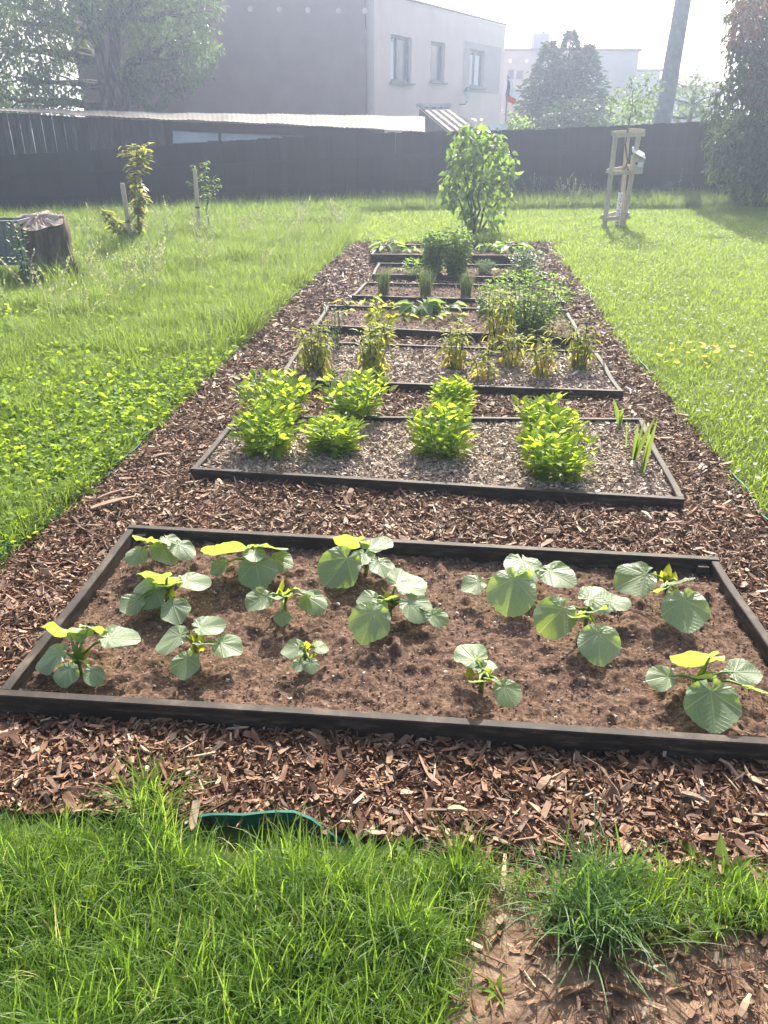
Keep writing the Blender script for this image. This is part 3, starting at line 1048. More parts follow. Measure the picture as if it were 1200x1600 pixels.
# pale seed heads in the tall grass
def seedhead(i):
    V, F, T = blades(6, (0, 0, 0), 0.05, (0.38, 0.6), 0.0012, (0.02, 0.3), (0.2, 0.8), 5, rg)
    tips = V.reshape(6, 6, 2, 3).mean(2)[:, 3:]
    Pp, Dd = [], []
    for b_ in range(6):
        for q in range(9):
            t = q / 8 * 2
            i0 = min(int(t), 1)
            Pp.append(tips[b_, i0] + (tips[b_, i0 + 1] - tips[b_, i0]) * (t - i0))
            Dd.append(tips[b_, 2] - tips[b_, 0] + rg.normal(size=3) * 0.08)
    V2, F2, T2 = cloud((CARD[0], np.array([(0, 1, 2, 3)])), np.array(Pp), np.array(Dd), rnd_dirs(len(Pp)), np.full(len(Pp), 0.03))
    return mesh_np('seed_head', np.concatenate([V, V2]), np.concatenate([F, F2 + len(V)]), M['twigleaf'], False, np.concatenate([T, T2]))


M['twigleaf'] = leafmat('dry_seed_head', (0.17, 0.19, 0.10), (0.28, 0.29, 0.17), (0.36, 0.38, 0.20), 0.45, 0.7, 0.2)
SEED = variants('seed_head', [seedhead(i) for i in range(5)])
P = sample((-6, 0), (6.2, 14), lambda y: 3.5)
P = P[left_side(P) & on_lawn(P)]
P = P[(vnoise(P[:, 0] * .7, P[:, 1] * .7, 55) > 0.62)]
grass('seeding_grass', P, SEED, RNG.uniform(.7, 1.25, len(P)), 'pale seeding grass stalks in the long grass on the stump side')
P = sample((3, 12), (15.5, 20), lambda y: 2)
P = P[(P[:, 1] < fence_y(P[:, 0]) - 0.2) & (P[:, 1] > fence_y(P[:, 0]) - 2.0)]
grass('fence_seeding_grass', P, SEED, RNG.uniform(.8, 1.3, len(P)), 'pale seeding grass stalks at the fence foot')
# daisies and dandelions in the lawn
def flower(mat, r, hgt, n):
    V, F, T = [], [], []
    for i in range(n):
        a0, a1 = 2 * math.pi * i / n, 2 * math.pi * (i + 0.8) / n
        k = len(V)
        V += [(0, 0, hgt), (r * math.cos(a0), r * math.sin(a0), hgt + .004), (r * math.cos(a1), r * math.sin(a1), hgt + .004)]
        F.append((k, k + 1, k + 2))
    k = len(V)
    V += [(-.001, 0, 0), (.001, 0, 0), (0, 0, hgt)]
    F.append((k, k + 1, k + 2))
    return mesh_np('flower_shape', V, np.array(F), mat, False, np.random.default_rng(n).random(len(V)))


DAISY = variants('daisy_shape', [flower(M['petal'], 0.012, 0.075, 11)])
DAND = variants('dandelion_shape', [flower(M['dandelion'], 0.019, 0.08, 14)])
P = sample((1.6, 9), (3.0, 14), lambda y: 45)
P = P[lawn_side(P) & on_lawn(P)]
P = P[vnoise(P[:, 0] * 1.4, P[:, 1] * 1.4, 77) > 0.55]
grass('daisies', P, DAISY, RNG.uniform(.7, 1.2, len(P)), 'small white daisies dotted over the mown lawn', 'daisies', 0.3)
P = np.array([(q.x, q.y) for q in [at(1095 + RNG.normal(0, 34), 568 + RNG.normal(0, 9)) for _ in range(30)]] + [(q.x, q.y) for q in [at(1030 + RNG.normal(0, 8), 566 + RNG.normal(0, 4)) for _ in range(5)]])
grass('dandelions', P, DAND, RNG.uniform(.7, 1.2, len(P)), 'patch of yellow dandelion flowers in the mown lawn', 'dandelions', 0.3)
P = np.array([(q.x, q.y) for q in [at(52, 1505), at(45, 1535), at(303, 1300), at(20, 1560)]])
grass('clover_flowers', P, DAISY, np.array([.6, .55, .5, .5]), 'white clover heads in the long grass at the front', 'clover', 0.2)

# ------------------------------------------------------------------ single grass clumps and weeds in the foreground
def clump(u, v, n, spread, Lr, w, mat, label, name='grass_clump', lean=(0.05, 0.9), bend=(0.3, 1.5)):
    p = at(u, v)
    t = thing(name, p, label, 'grass clump' if name == 'grass_clump' else 'weed')
    V, F, T = blades(n, p, spread, Lr, w, lean, bend, 6)
    part('foliage', V, F, M[mat], t, tint=T)
    return t


clump(920, 1440, 330, 0.10, (0.10, 0.26), 0.0024, 'clump', 'big bluish green grass clump between the mulch and the dirt')
clump(815, 1400, 60, 0.05, (0.05, 0.13), 0.0018, 'grass', 'short grass clump between the split stake end and the big bluish clump')
clump(720, 1375, 110, 0.045, (0.08, 0.17), 0.0022, 'grass', 'small bright grass clump beside the upright splinter of wood')
clump(1010, 1440, 150, 0.075, (0.07, 0.17), 0.0018, 'meadow', 'thin straw tinted grass clump next to the big bluish one')
clump(975, 1390, 7, 0.012, (0.16, 0.26), 0.004, 'clump', 'few broad upright grass blades at the mulch edge by the clumps', lean=(0.0, 0.3), bend=(0.0, .6))
clump(455, 1352, 50, 0.05, (0.05, 0.10), 0.002, 'grass', 'bright grass clump in front of the exposed green edging')
clump(235, 1275, 120, 0.06, (0.12, 0.23), 0.0023, 'grass', 'tallest grass clump leaning over the mulch at the front')


def broad_weed(u, v, label, n=7, size=0.09, mat='weed'):
    p = at(u, v)
    t = thing('broad_leaved_weed', p, label, 'weed')
    a = np.linspace(0, 6.28, n, endpoint=False) + RNG.normal(0, .2, n)
    Pp = np.stack([np.full(n, p.x), np.full(n, p.y), np.full(n, .012)], 1)
    D = np.stack([np.cos(a), np.sin(a), RNG.uniform(.3, 1.0, n)], 1)
    V, F, T = cloud(leaf_template(0.16, 0.3, 0.15), Pp, D, np.tile((0, 0, 1.0), (n, 1)), RNG.uniform(.7, 1.2, n) * size)
    part('leaves', V, F, M[mat], t, tint=T)


broad_weed(1125, 1385, 'dandelion rosette with broad leaves at the mulch edge', 9, 0.11)
broad_weed(1170, 1400, 'second broad leaved rosette beside the dandelion rosette', 8, 0.10)
broad_weed(1075, 1185, 'tiny seedling in the shade of the nearest board', 6, 0.035)
broad_weed(575, 1355, 'low toothed weed at the end of the green edging', 9, 0.09)
broad_weed(775, 1555, 'tiny green weed on the trodden bark', 6, 0.04)
broad_weed(470, 828, 'tiny yellow green weed behind the first bed', 5, 0.04, 'lime')
# dry stalk, upright splinter, loose big wood pieces
def stick(name, pts, rad, mat, label, cat, n=6):
    p0 = Vector(pts[0])
    t = thing(name, (p0.x, p0.y, 0), label, cat)
    MB().tube(pts, rad, n).build('shaft', M[mat], t)
    return t


stick('dry_stalk', [at(985, 1300, .01), at(965, 1235, .07), at(935, 1195, .1), at(910, 1180, .11)], [.002, .0018, .0012, .0006], 'twig', 'thin dry grass stalk lying over the front mulch', 'stalk')
stick('dry_stalk', [at(793, 1520, .01), at(792, 1480, .03), at(791, 1435, .06)], [.0015, .0013, .001], 'twig', 'thin dry stalk standing in the worn dirt', 'stalk')
stick('garden_stick', [at(938, 582, 0.0), at(943, 540, .15), at(947, 520, .33)], [.008, .007, .005], 'stake', 'thin brown stick leaning beside the bed of yellowing plants', 'stick')


def shard(u, v, du, dv, z, th, label, mat='twig'):
    """flat splinter from pixel (u,v) to (u+du, v+dv)"""
    a, b_ = at(u, v, z), at(u + du, v + dv, z + 0.006)
    d = (b_ - a)
    Ln = d.length
    d.normalize()
    s_ = Vector((d.y, -d.x, 0))
    t = thing('wood_splinter', (a.x, a.y, 0), label, 'wood piece', 'loose wood pieces on the mulch')
    V, F = [], []
    n = 5
    for i in range(n):
        q = i / (n - 1)
        p = a.lerp(b_, q)
        w = th * (0.5 + 0.5 * math.sin(math.pi * min(1, q * 1.1 + .12))) * random.uniform(.8, 1.15)
        for sx, dz in ((-1, 0.0), (-.9, .006), (.9, .007), (1, 0)):
            V.append((p.x + s_.x * sx * w, p.y + s_.y * sx * w, p.z + dz + 0.008 * math.sin(q * 3)))
    for i in range(n - 1):
        for e in range(4):
            e2 = (e + 1) % 4
            F.append((i * 4 + e, i * 4 + e2, (i + 1) * 4 + e2, (i + 1) * 4 + e))
    F += [(3, 2, 1, 0), tuple((n - 1) * 4 + e for e in range(4))]
    part('splinter', V, F, M[mat], t)


M['oldwood'] = surf('old_splinter_wood', [(0.3, (0.18, 0.105, 0.07)), (0.6, (0.32, 0.21, 0.15)), (0.85, (0.46, 0.34, 0.26))], 30, 0.8, 0.2, 0.5, .004, 6, (1, 5, 1))
shard(142, 795, 70, -18, .035, .022, 'long brown bark slab near the corner of the first bed', 'oldwood')
shard(152, 780, 45, -14, .035, .010, 'thin brown splinter above the long bark slab', 'oldwood')
shard(236, 716, 32, -6, .035, .016, 'pale grey flat wood piece near the second bed corner', 'finemulch')
shard(785, 1395, 4, -58, .02, .008, 'pale split stake end beside the big bluish grass clump', 'twig')
shard(1155, 1590, 16, -34, .02, .007, 'pale splinter on the bark at the bottom corner', 'twig')
shard(1003, 800, 14, 12, .035, .009, 'pale splinter in front of the second bed', 'stake')
shard(700, 1265, 30, 4, .04, .008, 'pale splinter in the middle of the front mulch', 'twig')
shard(840, 1235, 20, -20, .04, .012, 'reddish bark flake in the front mulch', 'oldwood')
shard(1065, 1240, 40, 16, .04, .010, 'greyish bark flake at the end of the front mulch', 'finemulch')

# ------------------------------------------------------------------ squash plants
def squash_leaf_mesh(i):
    """round five-lobed leaf with a notch at the stalk, crinkled between the veins, uneven toothed rim"""
    rng = np.random.default_rng(500 + i)
    na, nr = 61, 9
    amax = math.radians(167)
    A = np.linspace(-amax, amax, na)
    cy, R = 0.29, 0.55
    wob = rng.uniform(0, 6.28, 6)
    rim = cy * np.cos(A) + np.sqrt(np.maximum(R * R - (cy * np.sin(A)) ** 2, 0))
    rim = rim * (1 + rng.uniform(.012, .042) * np.cos(A * 6.923) + 0.02 * np.sin(A * 4 + wob[1]) + 0.013 * np.sin(A * 27 + wob[2]) + rng.normal(0, .008, na))
    ruff = rng.uniform(0.03, 0.065)
    droop = rng.uniform(-0.08, 0.26)
    fold = rng.uniform(-.05, .22)
    V, UV = [(0, 0, 0)], [(0, 0)]
    for j in range(1, nr + 1):
        q = j / nr
        for a, r_ in zip(A, rim):
            x, y = math.sin(a) * r_ * q, math.cos(a) * r_ * q
            puff = 1 - abs(math.cos(a * 6.923 / 2)) ** .7
            z = -droop * (x * x + max(0, y) ** 2) + fold * abs(x) * .6 + 0.075 * q * (1 - .65 * q) * puff
            z += ruff * q ** 3 * math.sin(a * 5 + wob[3]) + 0.03 * q * q * math.sin(3 * a + wob[4]) + .012 * q * math.sin(x * 31 + wob[5]) * math.sin(y * 27 + wob[0])
            V.append((x, y, z))
            UV.append((x, y))
    F = []
    for k in range(na - 1):
        F.append((0, 1 + k, 2 + k))
    for j in range(nr - 1):
        for k in range(na - 1):
            a = 1 + j * na + k
            F.append((a, a + na, a + na + 1, a + 1))
    return mesh_np('squash_leaf', V, F, M['squash'], True, None, UV)


SQ = [squash_leaf_mesh(i) for i in range(14)]
SQUASH = [
    ((245, 872), 'small squash plant in the back corner of the first bed next to the mulch', [(232, 843, 'e', 52), (213, 868, 'f', 40), (258, 864, 'f', 56), (287, 858, 'u', 44), (266, 846, 'u', 34)]),
    ((398, 892), 'squash plant with a pointed lit leaf, second from the corner in the back row', [(356, 863, 'e', 82), (402, 893, 'f', 72), (343, 886, 'f', 38), (440, 878, 'f', 46), (426, 856, 'e', 54), (398, 868, 'u', 40), (404, 853, 'e', 36)]),
    ((572, 895), 'squash plant with one big round leaf at the middle of the back board', [(530, 888, 'f', 86), (548, 847, 'e', 64), (590, 854, 'u', 58), (596, 886, 'u', 44), (568, 872, 'u', 40)]),
    ((262, 945), 'squash plant in the second row nearest the side board', [(206, 944, 'f', 46), (238, 934, 'f', 54), (250, 903, 'e', 74), (302, 911, 'u', 56), (274, 955, 'f', 54), (264, 916, 'e', 44), (225, 915, 'u', 36)]),
    ((445, 952), 'squash plant with two side leaves held like wings', [(404, 938, 'f', 52), (490, 940, 'f', 54), (440, 934, 'e', 40), (441, 966, 'f', 32), (477, 924, 'e', 40)]),
    ((610, 960), 'large squash plant in the centre of the first bed', [(577, 972, 'f', 80), (574, 936, 'f', 42), (636, 911, 'u', 72), (650, 950, 'f', 66), (684, 966, 'f', 40), (606, 936, 'e', 40), (592, 950, 'u', 34)]),
    ((815, 918), 'squash plant with the broadest round leaf, right of the middle in the back row', [(740, 914, 'f', 48), (799, 924, 'f', 92), (872, 899, 'u', 62), (820, 886, 'u', 72), (815, 900, 'e', 40)]),
    ((915, 975), 'squash plant with a crinkled lit heart and three round leaves', [(866, 964, 'f', 80), (936, 1006, 'f', 76), (936, 934, 'u', 66), (926, 956, 'e', 50), (965, 940, 'u', 42), (905, 965, 'e', 36)]),
    ((1040, 928), 'squash plant nearest the far right corner of the first bed', [(992, 905, 'f', 74), (1070, 955, 'f', 80), (1058, 908, 'e', 54), (1032, 922, 'e', 34), (1056, 932, 'u', 32)]),
    ((125, 1052), 'squash plant in the near left corner of the first bed', [(80, 1027, 'f', 62), (100, 989, 'e', 70), (186, 998, 'u', 62), (151, 982, 'e', 52), (104, 1054, 'f', 44), (148, 1056, 'f', 38), (125, 992, 'u', 40)]),
    ((308, 1028), 'squash plant with a yellow heart in the near row', [(268, 1000, 'f', 66), (326, 980, 'u', 54), (356, 1010, 'f', 56), (291, 1040, 'f', 54), (320, 1005, 'e', 38)]),
    ((478, 1040), 'smallest squash seedling in the near row', [(458, 1015, 'f', 44), (500, 1012, 'f', 34), (467, 1040, 'f', 26), (486, 1040, 'f', 30)]),
    ((752, 1075), 'leaning squash plant with a narrow folded leaf', [(735, 1024, 'f', 62), (757, 1042, 'f', 46), (793, 1083, 'f', 54), (746, 1066, 'e', 30), (768, 1062, 'e', 26)]),
    ((1090, 1085), 'squash plant in the near right corner of the first bed', [(1032, 1060, 'f', 50), (1088, 1030, 'e', 82), (1113, 1103, 'f', 90), (1162, 1050, 'f', 60), (1100, 1060, 'e', 38), (1182, 1076, 'e', 40)]),
]
ZSOIL = 0.03
for (bu, bv), lab, leaves in SQUASH:
    base = at(bu, bv, ZSOIL)
    t = thing('squash_plant', base, lab, 'squash plant', 'squash plants in the first bed')
    stem = MB()
    stem.tube([base + Vector((0, 0, -.01)), base + Vector((0, 0.004, .03)), base + Vector((.004, .01, .055))], [.009, .008, .006], 6)
    for li, (u, v, kind, wpx) in enumerate(leaves):
        # bearing from the base: leaves that look higher in the photo stand higher
        z = {'f': 0.085, 'u': 0.14, 'e': 0.15}[kind]
        if v > bv - 6:
            z = 0.065
        z += random.uniform(-.012, .012)
        z = max(z, ZSOIL + .04 + wpx * .00062)
        p = at(u, v, z)
        dist = (p - Vector((0, 0, CAM_H))).length
        size = wpx * dist / FPX / (1.32 if kind == 'f' else 1.2)
        out = p - base
        out.z = 0
        if out.length < 0.01:
            out = Vector((0, -1, 0))
        out.normalize()
        tocam = (Vector((0, 0, CAM_H)) - p).normalized()
        if kind == 'f':
            nrm = (tocam * (.62 if wpx > 72 else .3) + Vector((0, 0, .85)) + out * 0.32)
        elif kind == 'u':
            nrm = Vector((0, 0, 1)) + tocam * 0.12 + out * 0.15
        else:
            nrm = Vector((0, 0, .7)) + Vector((0, 0.62, 0)) + out * 0.1
        nrm = (nrm + Vector((random.uniform(-.22, .22), random.uniform(-.15, .15), 0))).normalized()
        d = (out + Vector((0, 0, -0.25)))
        d = (d - nrm * d.dot(nrm)).normalized()
        x = d.cross(nrm)
        R = Matrix((x, d, nrm)).transposed().to_4x4()
        jx = p - d * size * 0.30
        o = obj('leaf', SQ[(li * 2 + int(bu)) % len(SQ)], t)
        o.matrix_local = Matrix.Translation(jx - base) @ R @ Matrix.Diagonal((size, size, size, 1))
        m1 = base + Vector((0, 0, .03)) + (jx - base) * 0.15
        m2 = base.lerp(jx, 0.6) + Vector((0, 0, 0.035))
        stem.tube([base + Vector((0, 0, .02)), m1 + Vector((0, 0, .02)), m2, jx - nrm * 0.001], [.006, .0055, .0045, .003], 6)
    stem.build('stem', M['stem'], t, smooth=True)
    # young crinkled leaves at the heart
    n = 7
    a = RNG.uniform(0, 6.28, n)
    D = np.stack([np.cos(a) * .6, np.sin(a) * .6, np.ones(n)], 1)
    V, F, T = cloud(LEAF_W, np.tile(np.array(base + Vector((0, 0, .045))), (n, 1)) + RNG.normal(0, .012, (n, 3)), D, rnd_dirs(n), RNG.uniform(.03, .06, n))
    part('young_leaves', V, F, M['lime'], t, tint=T)
# ------------------------------------------------------------------ bushy bed plants
def px_len(u, v, px, Y):
    """metres that px photo pixels span at depth Y"""
    a = onY(u, v, Y)
    return px * (a - Vector((0, 0, CAM_H))).length / FPX


def bushy(name, u, vb, vt, wpx, label, cat, group=None, mat='dahlia', T=TOOTH, nst=16, per=16, size=(0.05, 0.10), z0=0.045, bare=0.15, droop=0.0, stemmat='stem', full=1.0, upright=0.5, hv_=0.85):
    base = at(u, vb, z0)
    hgt = onY(u, vt, base.y).z - z0
    rad = px_len(u, vb, wpx, base.y) / 2
    t = thing(name, base, label, cat, group)
    st = MB()
    PP, DD, NN, SS = [], [], [], []
    for i in range(nst):
        a = 2 * math.pi * (i + random.random() * .7) / nst
        rr = rad * math.sqrt((i * 0.618) % 1.0) * 0.85
        hh = hgt * (1.0 - 0.28 * (rr / max(rad, 1e-6)) ** 2) * random.uniform(hv_, 1.05) * (1 - size[1] * .25 / max(hgt, .01))
        tip = base + Vector((math.cos(a) * rr, math.sin(a) * rr, hh))
        root_ = base + Vector((math.cos(a) * rr * .25, math.sin(a) * rr * .25, -0.02))
        mid = root_.lerp(tip, 0.5) + Vector((math.cos(a), math.sin(a), 0)) * rr * 0.12
        pts = []
        for q in range(6):
            k = q / 5
            pts.append(root_ * (1 - k) ** 2 + mid * 2 * k * (1 - k) + tip * k * k)
        st.tube(pts, [0.005 * (1.1 - .13 * q) * min(1, hgt / .3) for q in range(6)], 5, False)
        for j in range(per):
            k = bare + (1 - bare) * (j + random.random()) / per
            k = min(k, 1)
            p = root_ * (1 - k) ** 2 + mid * 2 * k * (1 - k) + tip * k * k
            b2 = a + random.uniform(-2.2, 2.2) if rr > rad * .25 else random.uniform(0, 6.28)
            hor = Vector((math.cos(b2), math.sin(b2), 0))
            up = upright * (0.1 + 1.2 * k) + random.uniform(-.55, .55) - droop
            d = (hor + Vector((0, 0, up))).normalized()
            PP.append(p + hor * random.uniform(0, 0.02 + rad * .25 * full))
            DD.append(d)
            n = Vector((0, 0, 1)) * (1 - min(.9, abs(up) * .4)) + hor * (-up * .8) + Vector((random.uniform(-.5, .5), random.uniform(-.5, .5), random.uniform(-.2, .2)))
            NN.append(n.normalized())
            SS.append(random.uniform(*size) * (1.1 - 0.3 * k))
        for j in range(4):          # shoot tip
            b2 = random.uniform(0, 6.28)
            PP.append(tip)
            DD.append(Vector((math.cos(b2) * .6, math.sin(b2) * .6, 0.9 - droop)))
            NN.append(Vector((-math.cos(b2), -math.sin(b2), .6)))
            SS.append(random.uniform(*size) * .8)
    st.build('stems', M[stemmat], t, smooth=True, kind='stuff')
    V, F, Tt = cloud(T, np.array(PP), np.array(DD), np.array(NN), np.array(SS))
    V[:, 2] = np.maximum(V[:, 2], z0 + 0.004)
    part('foliage', V, F, M[mat], t, tint=Tt)
    return t


DLEAF = (np.array([(0, 0, 0), (0.22, 0.2, 0.03), (0.19, 0.38, 0.01), (0.30, 0.5, 0.0), (0.15, 0.72, -0.05), (0, 1.0, -0.2), (-0.15, 0.72, -0.05), (-0.30, 0.5, 0.0), (-0.19, 0.38, 0.01), (-0.22, 0.2, 0.03), (0, 0.4, -0.05), (0, .72, -.12)]), TOOTH[1])
DG = 'bright green bushy plants in the second bed'
for u, vb, vt, w, lab in [
    (420, 706, 632, 112, 'bright green bushy plant at the near corner of the second bed'),
    (435, 650, 572, 132, 'broad bright green bushy plant behind the corner one in the second bed'),
    (523, 705, 645, 94, 'low bright green bushy plant beside the corner one in the second bed'),
    (556, 652, 580, 116, 'wide bright green bushy plant in the back row next to the broad one'),
    (690, 708, 627, 108, 'bright green bushy plant standing alone in the middle of the second bed'),
    (706, 640, 590, 64, 'small bright green shoot peeping over the middle bushy plant'),
    (866, 742, 664, 118, 'bright green bushy plant nearest the sword leaves, in the near row'),
    (856, 690, 620, 104, 'bright green bushy plant right behind the one nearest the sword leaves'),
]:
    bushy('bushy_plant', u, vb, vt, w, lab, 'bushy plant', DG, nst=20, per=22, size=(0.035, 0.095), bare=0.03, upright=.8, full=.85, hv_=.55, T=DLEAF)

# sword leaves
def sword(u, vb, blades_, label, z0=.045):
    base = at(u, vb, z0)
    t = thing('sword_leaf_plant', base, label, 'sword leaf plant', 'sword leaf plants in the second bed')
    for (tu, tv, w) in blades_:
        tip = onY(tu, tv, base.y + 0.02)
        V, F = [], []
        n = 8
        sd_ = Vector((1, .25, 0)).normalized()
        for i in range(n):
            k = i / (n - 1)
            p = base.lerp(tip, k) + Vector((0, 0, 0.015 * math.sin(k * 3.1)))
            ww = w * (0.45 + 0.75 * math.sin(math.pi * min(1, k * .8 + .2))) * (1 - k ** 5)
            fold = 0.3 * ww
            V += [tuple(p - sd_ * ww), tuple(p + Vector((0, fold, 0))), tuple(p + sd_ * ww)]
        for i in range(n - 1):
            a = i * 3
            F += [(a, a + 1, a + 4, a + 3), (a + 1, a + 2, a + 5, a + 4)]
        part('leaf', V, F, M['iris'], t, tint=np.full(len(V), random.random()), smooth=True)


sword(968, 668, [(958, 622, .012), (973, 636, .010), (974, 684 - 40, .006)], 'single sword leaf shoot farther back in the second bed')
sword(990, 722, [(1008, 652, .008), (996, 662, .011), (1025, 650, .012)], 'tallest fan of sword leaves near the side board of the second bed')
sword(1003, 742, [(1028, 652, .011), (1017, 660, .006)], 'slanting sword leaf shoot in front of the tallest fan')
sword(978, 702, [(979, 655, .0035)], 'thin single sword leaf spike in the second bed')

# yellowing plants in the third bed
YG = 'yellowing plants in the third bed'
def leggy(name, u, vb, vt, wpx, label, cat, group, mat, nst, bare, size, dry):
    base = at(u, vb, .045)
    hgt = onY(u, vt, base.y).z - .045
    rad = px_len(u, vb, wpx, base.y) / 2
    t = thing(name, base, label, cat, group)
    st = MB()
    PP, DD, NN, SS, TT = [], [], [], [], []
    for i in range(nst):
        a = 2 * math.pi * i / nst + random.uniform(-.5, .5)
        rr = rad * math.sqrt((i * .618 + .1) % 1.0) * .95
        hh = hgt * random.uniform(.5, 1.03)
        root_ = base + Vector((math.cos(a) * rr * .4, math.sin(a) * rr * .4, -.02))
        tip = base + Vector((math.cos(a) * rr, math.sin(a) * rr, hh))
        pts = limb(st, root_, tip, .0045, .0025, .05, 5)
        nw = max(4, int(hh * (1 - bare) / .034))
        for w in range(nw):
            k = bare + (1 - bare) * w / (nw - 1)
            q = min(k * 5, 4.999)
            p = pts[int(q)].lerp(pts[int(q) + 1], q % 1)
            m_ = 3 if w < nw - 2 else 6
            for j in range(m_):
                if random.random() < .18:
                    continue
                b2 = 2 * math.pi * j / m_ + w * .9 + random.uniform(-.4, .4)
                hor = Vector((math.cos(b2), math.sin(b2), 0))
                dz = -.75 + 1.4 * k ** 3 + random.uniform(-.6, .6)
                PP.append(p + hor * random.uniform(.004, .03))
                DD.append(hor + Vector((0, 0, dz)))
                NN.append(Vector((0, 0, 1)) + hor * (.4 - dz * .3) + Vector((random.uniform(-.4, .4), random.uniform(-.4, .4), 0)))
                SS.append(random.uniform(*size) * (1.15 - .5 * k))
                low = k < bare + .35 * (1 - bare)
                TT.append(random.uniform(.9, 1.0) if (low and random.random() < dry) else random.uniform(0, .8))
    st.build('stems', M['drystem'], t, smooth=True, kind='stuff')
    tp = leaf_template(.2, .55, .12)
    V, F, _ = cloud(tp, np.array(PP), np.array(DD), np.array(NN), np.array(SS))
    V[:, 2] = np.maximum(V[:, 2], .05)
    part('foliage', V, F, M[mat], t, tint=np.repeat(np.array(TT), len(tp[0])))


def limb(mb, a, b_, r0, r1, wob=0.06, n=6):
    a, b_ = Vector(a), Vector(b_)
    Ln = (b_ - a).length
    pts, rr = [], []
    for i in range(n + 1):
        k = i / n
        o_ = Vector((random.uniform(-1, 1), random.uniform(-1, 1), random.uniform(-.5, .5))) * Ln * wob * math.sin(math.pi * k)
        pts.append(a.lerp(b_, k) + o_)
        rr.append(r0 + (r1 - r0) * k)
    mb.tube(pts, rr, 8, False)
    return pts


for u, vb, vt, w, mat, lab, kw in [
    (495, 580, 505, 66, 'yellowing', 'broad yellowing plant at the near corner of the third bed', dict(nst=15, per=18, bare=.1)),
    (526, 548, 478, 34, 'bluegreen', 'thin grey green stalks behind the broad yellowing plant', dict(nst=7, per=8, bare=.3, size=(.02, .045))),
    (583, 584, 508, 54, 'lime', 'dense lime green plant in front of the long board', dict(nst=15, per=18, bare=.05)),
    (712, 576, 505, 56, 'yellowing', 'bare legged yellowing plant with dry straw leaves in mid bed', dict(nst=10, per=15, bare=.32)),
    (757, 594, 536, 42, 'yellowing', 'shortest yellowing plant, nearest the front board', dict(nst=5, per=14, bare=.4)),
    (779, 548, 452, 58, 'yellowing', 'tallest yellowing plant, in front of the pea clump', dict(nst=11, per=17, bare=.3)),
    (800, 572, 502, 44, 'yellowing', 'leggy yellowing plant just beside the tallest one', dict(nst=7, per=15, bare=.4)),
    (848, 590, 505, 56, 'yellowing', 'leggy yellowing plant with bare dark stems by the pea clump', dict(nst=8, per=15, bare=.42)),
    (905, 577, 492, 52, 'yellowing', 'yellowing plant nearest the side board and the leaning stick', dict(nst=9, per=15, bare=.3)),
]:
    leggy('yellowing_plant', u, vb, vt, w, lab, 'yellowing plant', YG, mat, kw['nst'], kw['bare'], kw.get('size', (.06, .10)), .38)
bushy('lime_plant', 594, 532, 462, 58, 'tall lime green plant rising over the board of the fourth bed', 'lime plant', None, 'lime', LEAF, 13, 17, (.04, .075), .05, .1, .1, 'stem', .5, .9, .6)

# fourth bed
bushy('pea_clump', 822, 518, 424, 150, 'broad fresh green pea clump filling the corner of the fourth bed', 'pea plant', None, 'pea', LEAF_W, 60, 20, (.03, .065), .04, .03, .1, 'stem', .6, .5)
bushy('pea_clump', 762, 490, 440, 44, 'small leafy pea clump next to the broad one', 'pea plant', None, 'pea', LEAF_W, 12, 13, (.03, .06), .04, .05, .1, 'stem', .6, .4)


def rosette(name, u, v, n, size, label, cat, mat='zucchini', z0=.04, group=None, hgt=1.0):
    base = at(u, v, z0)
    t = thing(name, base, label, cat, group)
    st = MB()
    for i in range(n):
        a = 2 * math.pi * i / n * 1.0 + random.uniform(-.25, .25)
        Ln = size * random.uniform(.7, 1.15)
        out = Vector((math.cos(a), math.sin(a), 0))
        p = base + out * Ln * .55 + Vector((0, 0, Ln * random.uniform(.4, .8) * hgt))
        st.tube([base, base + out * Ln * .2 + Vector((0, 0, Ln * .3 * hgt)), p], [.006, .005, .003], 5, False)
        V, F, T = cloud((np.array(leaf_template(.40, .45, .3)[0]), leaf_template(.40, .45, .3)[1]), [p], [out + Vector((0, 0, random.uniform(-.2, .35)))], np.array([Vector((0, 0, 1)) + out * random.uniform(-.4, .3)]), [Ln])
        part('leaf', V, F, M[mat], t, tint=T, smooth=True)
    st.build('stem', M['stem'], t)


rosette('courgette_plant', 655, 490, 17, .17, 'courgette plant with large silvery green leaves in the fourth bed', 'courgette')
for u, v, n, s_, lab in [(632, 502, 5, .09, 'small seedling in front of the courgette, near the lime plant'), (677, 503, 5, .09, 'small yellow green seedling in front of the courgette, on the pea side'), (697, 490, 6, .12, 'leafy seedling between the courgette and the peas'),
                         (712, 500, 5, .09, 'seedling nearest the broad pea clump'), (541, 479, 4, .08, 'lone seedling at the empty end of the fourth bed, farther one'), (540, 492, 4, .07, 'lone seedling at the empty end of the fourth bed, nearer one'), (575, 478, 5, .1, 'leafy seedling behind the tall lime plant')]:
    rosette('seedling', u, v, n, s_, lab, 'seedling', 'lime' if n < 6 else 'pea', group='seedlings in the fourth bed')

# fifth bed: chives
for u, vb, vt, w, lab in [(600, 461, 418, 26, 'chive tuft nearest the stump side of the fifth bed'), (665, 463, 420, 26, 'middle chive tuft of the fifth bed'), (727, 466, 426, 24, 'dark chive tuft of the fifth bed next to the peas')]:
    base = at(u, vb, .035)
    t = thing('chive_tuft', base, lab, 'chives', 'chive tufts in the fifth bed')
    h_ = onY(u, vt, base.y).z
    V, F, T = blades(110, base, px_len(u, vb, w, base.y) * .33, (h_ * .7, h_ * 1.08), 0.0038, (0.0, .28), (0, .35), 4)
    part('foliage', V, F, M['chive'], t, tint=T)

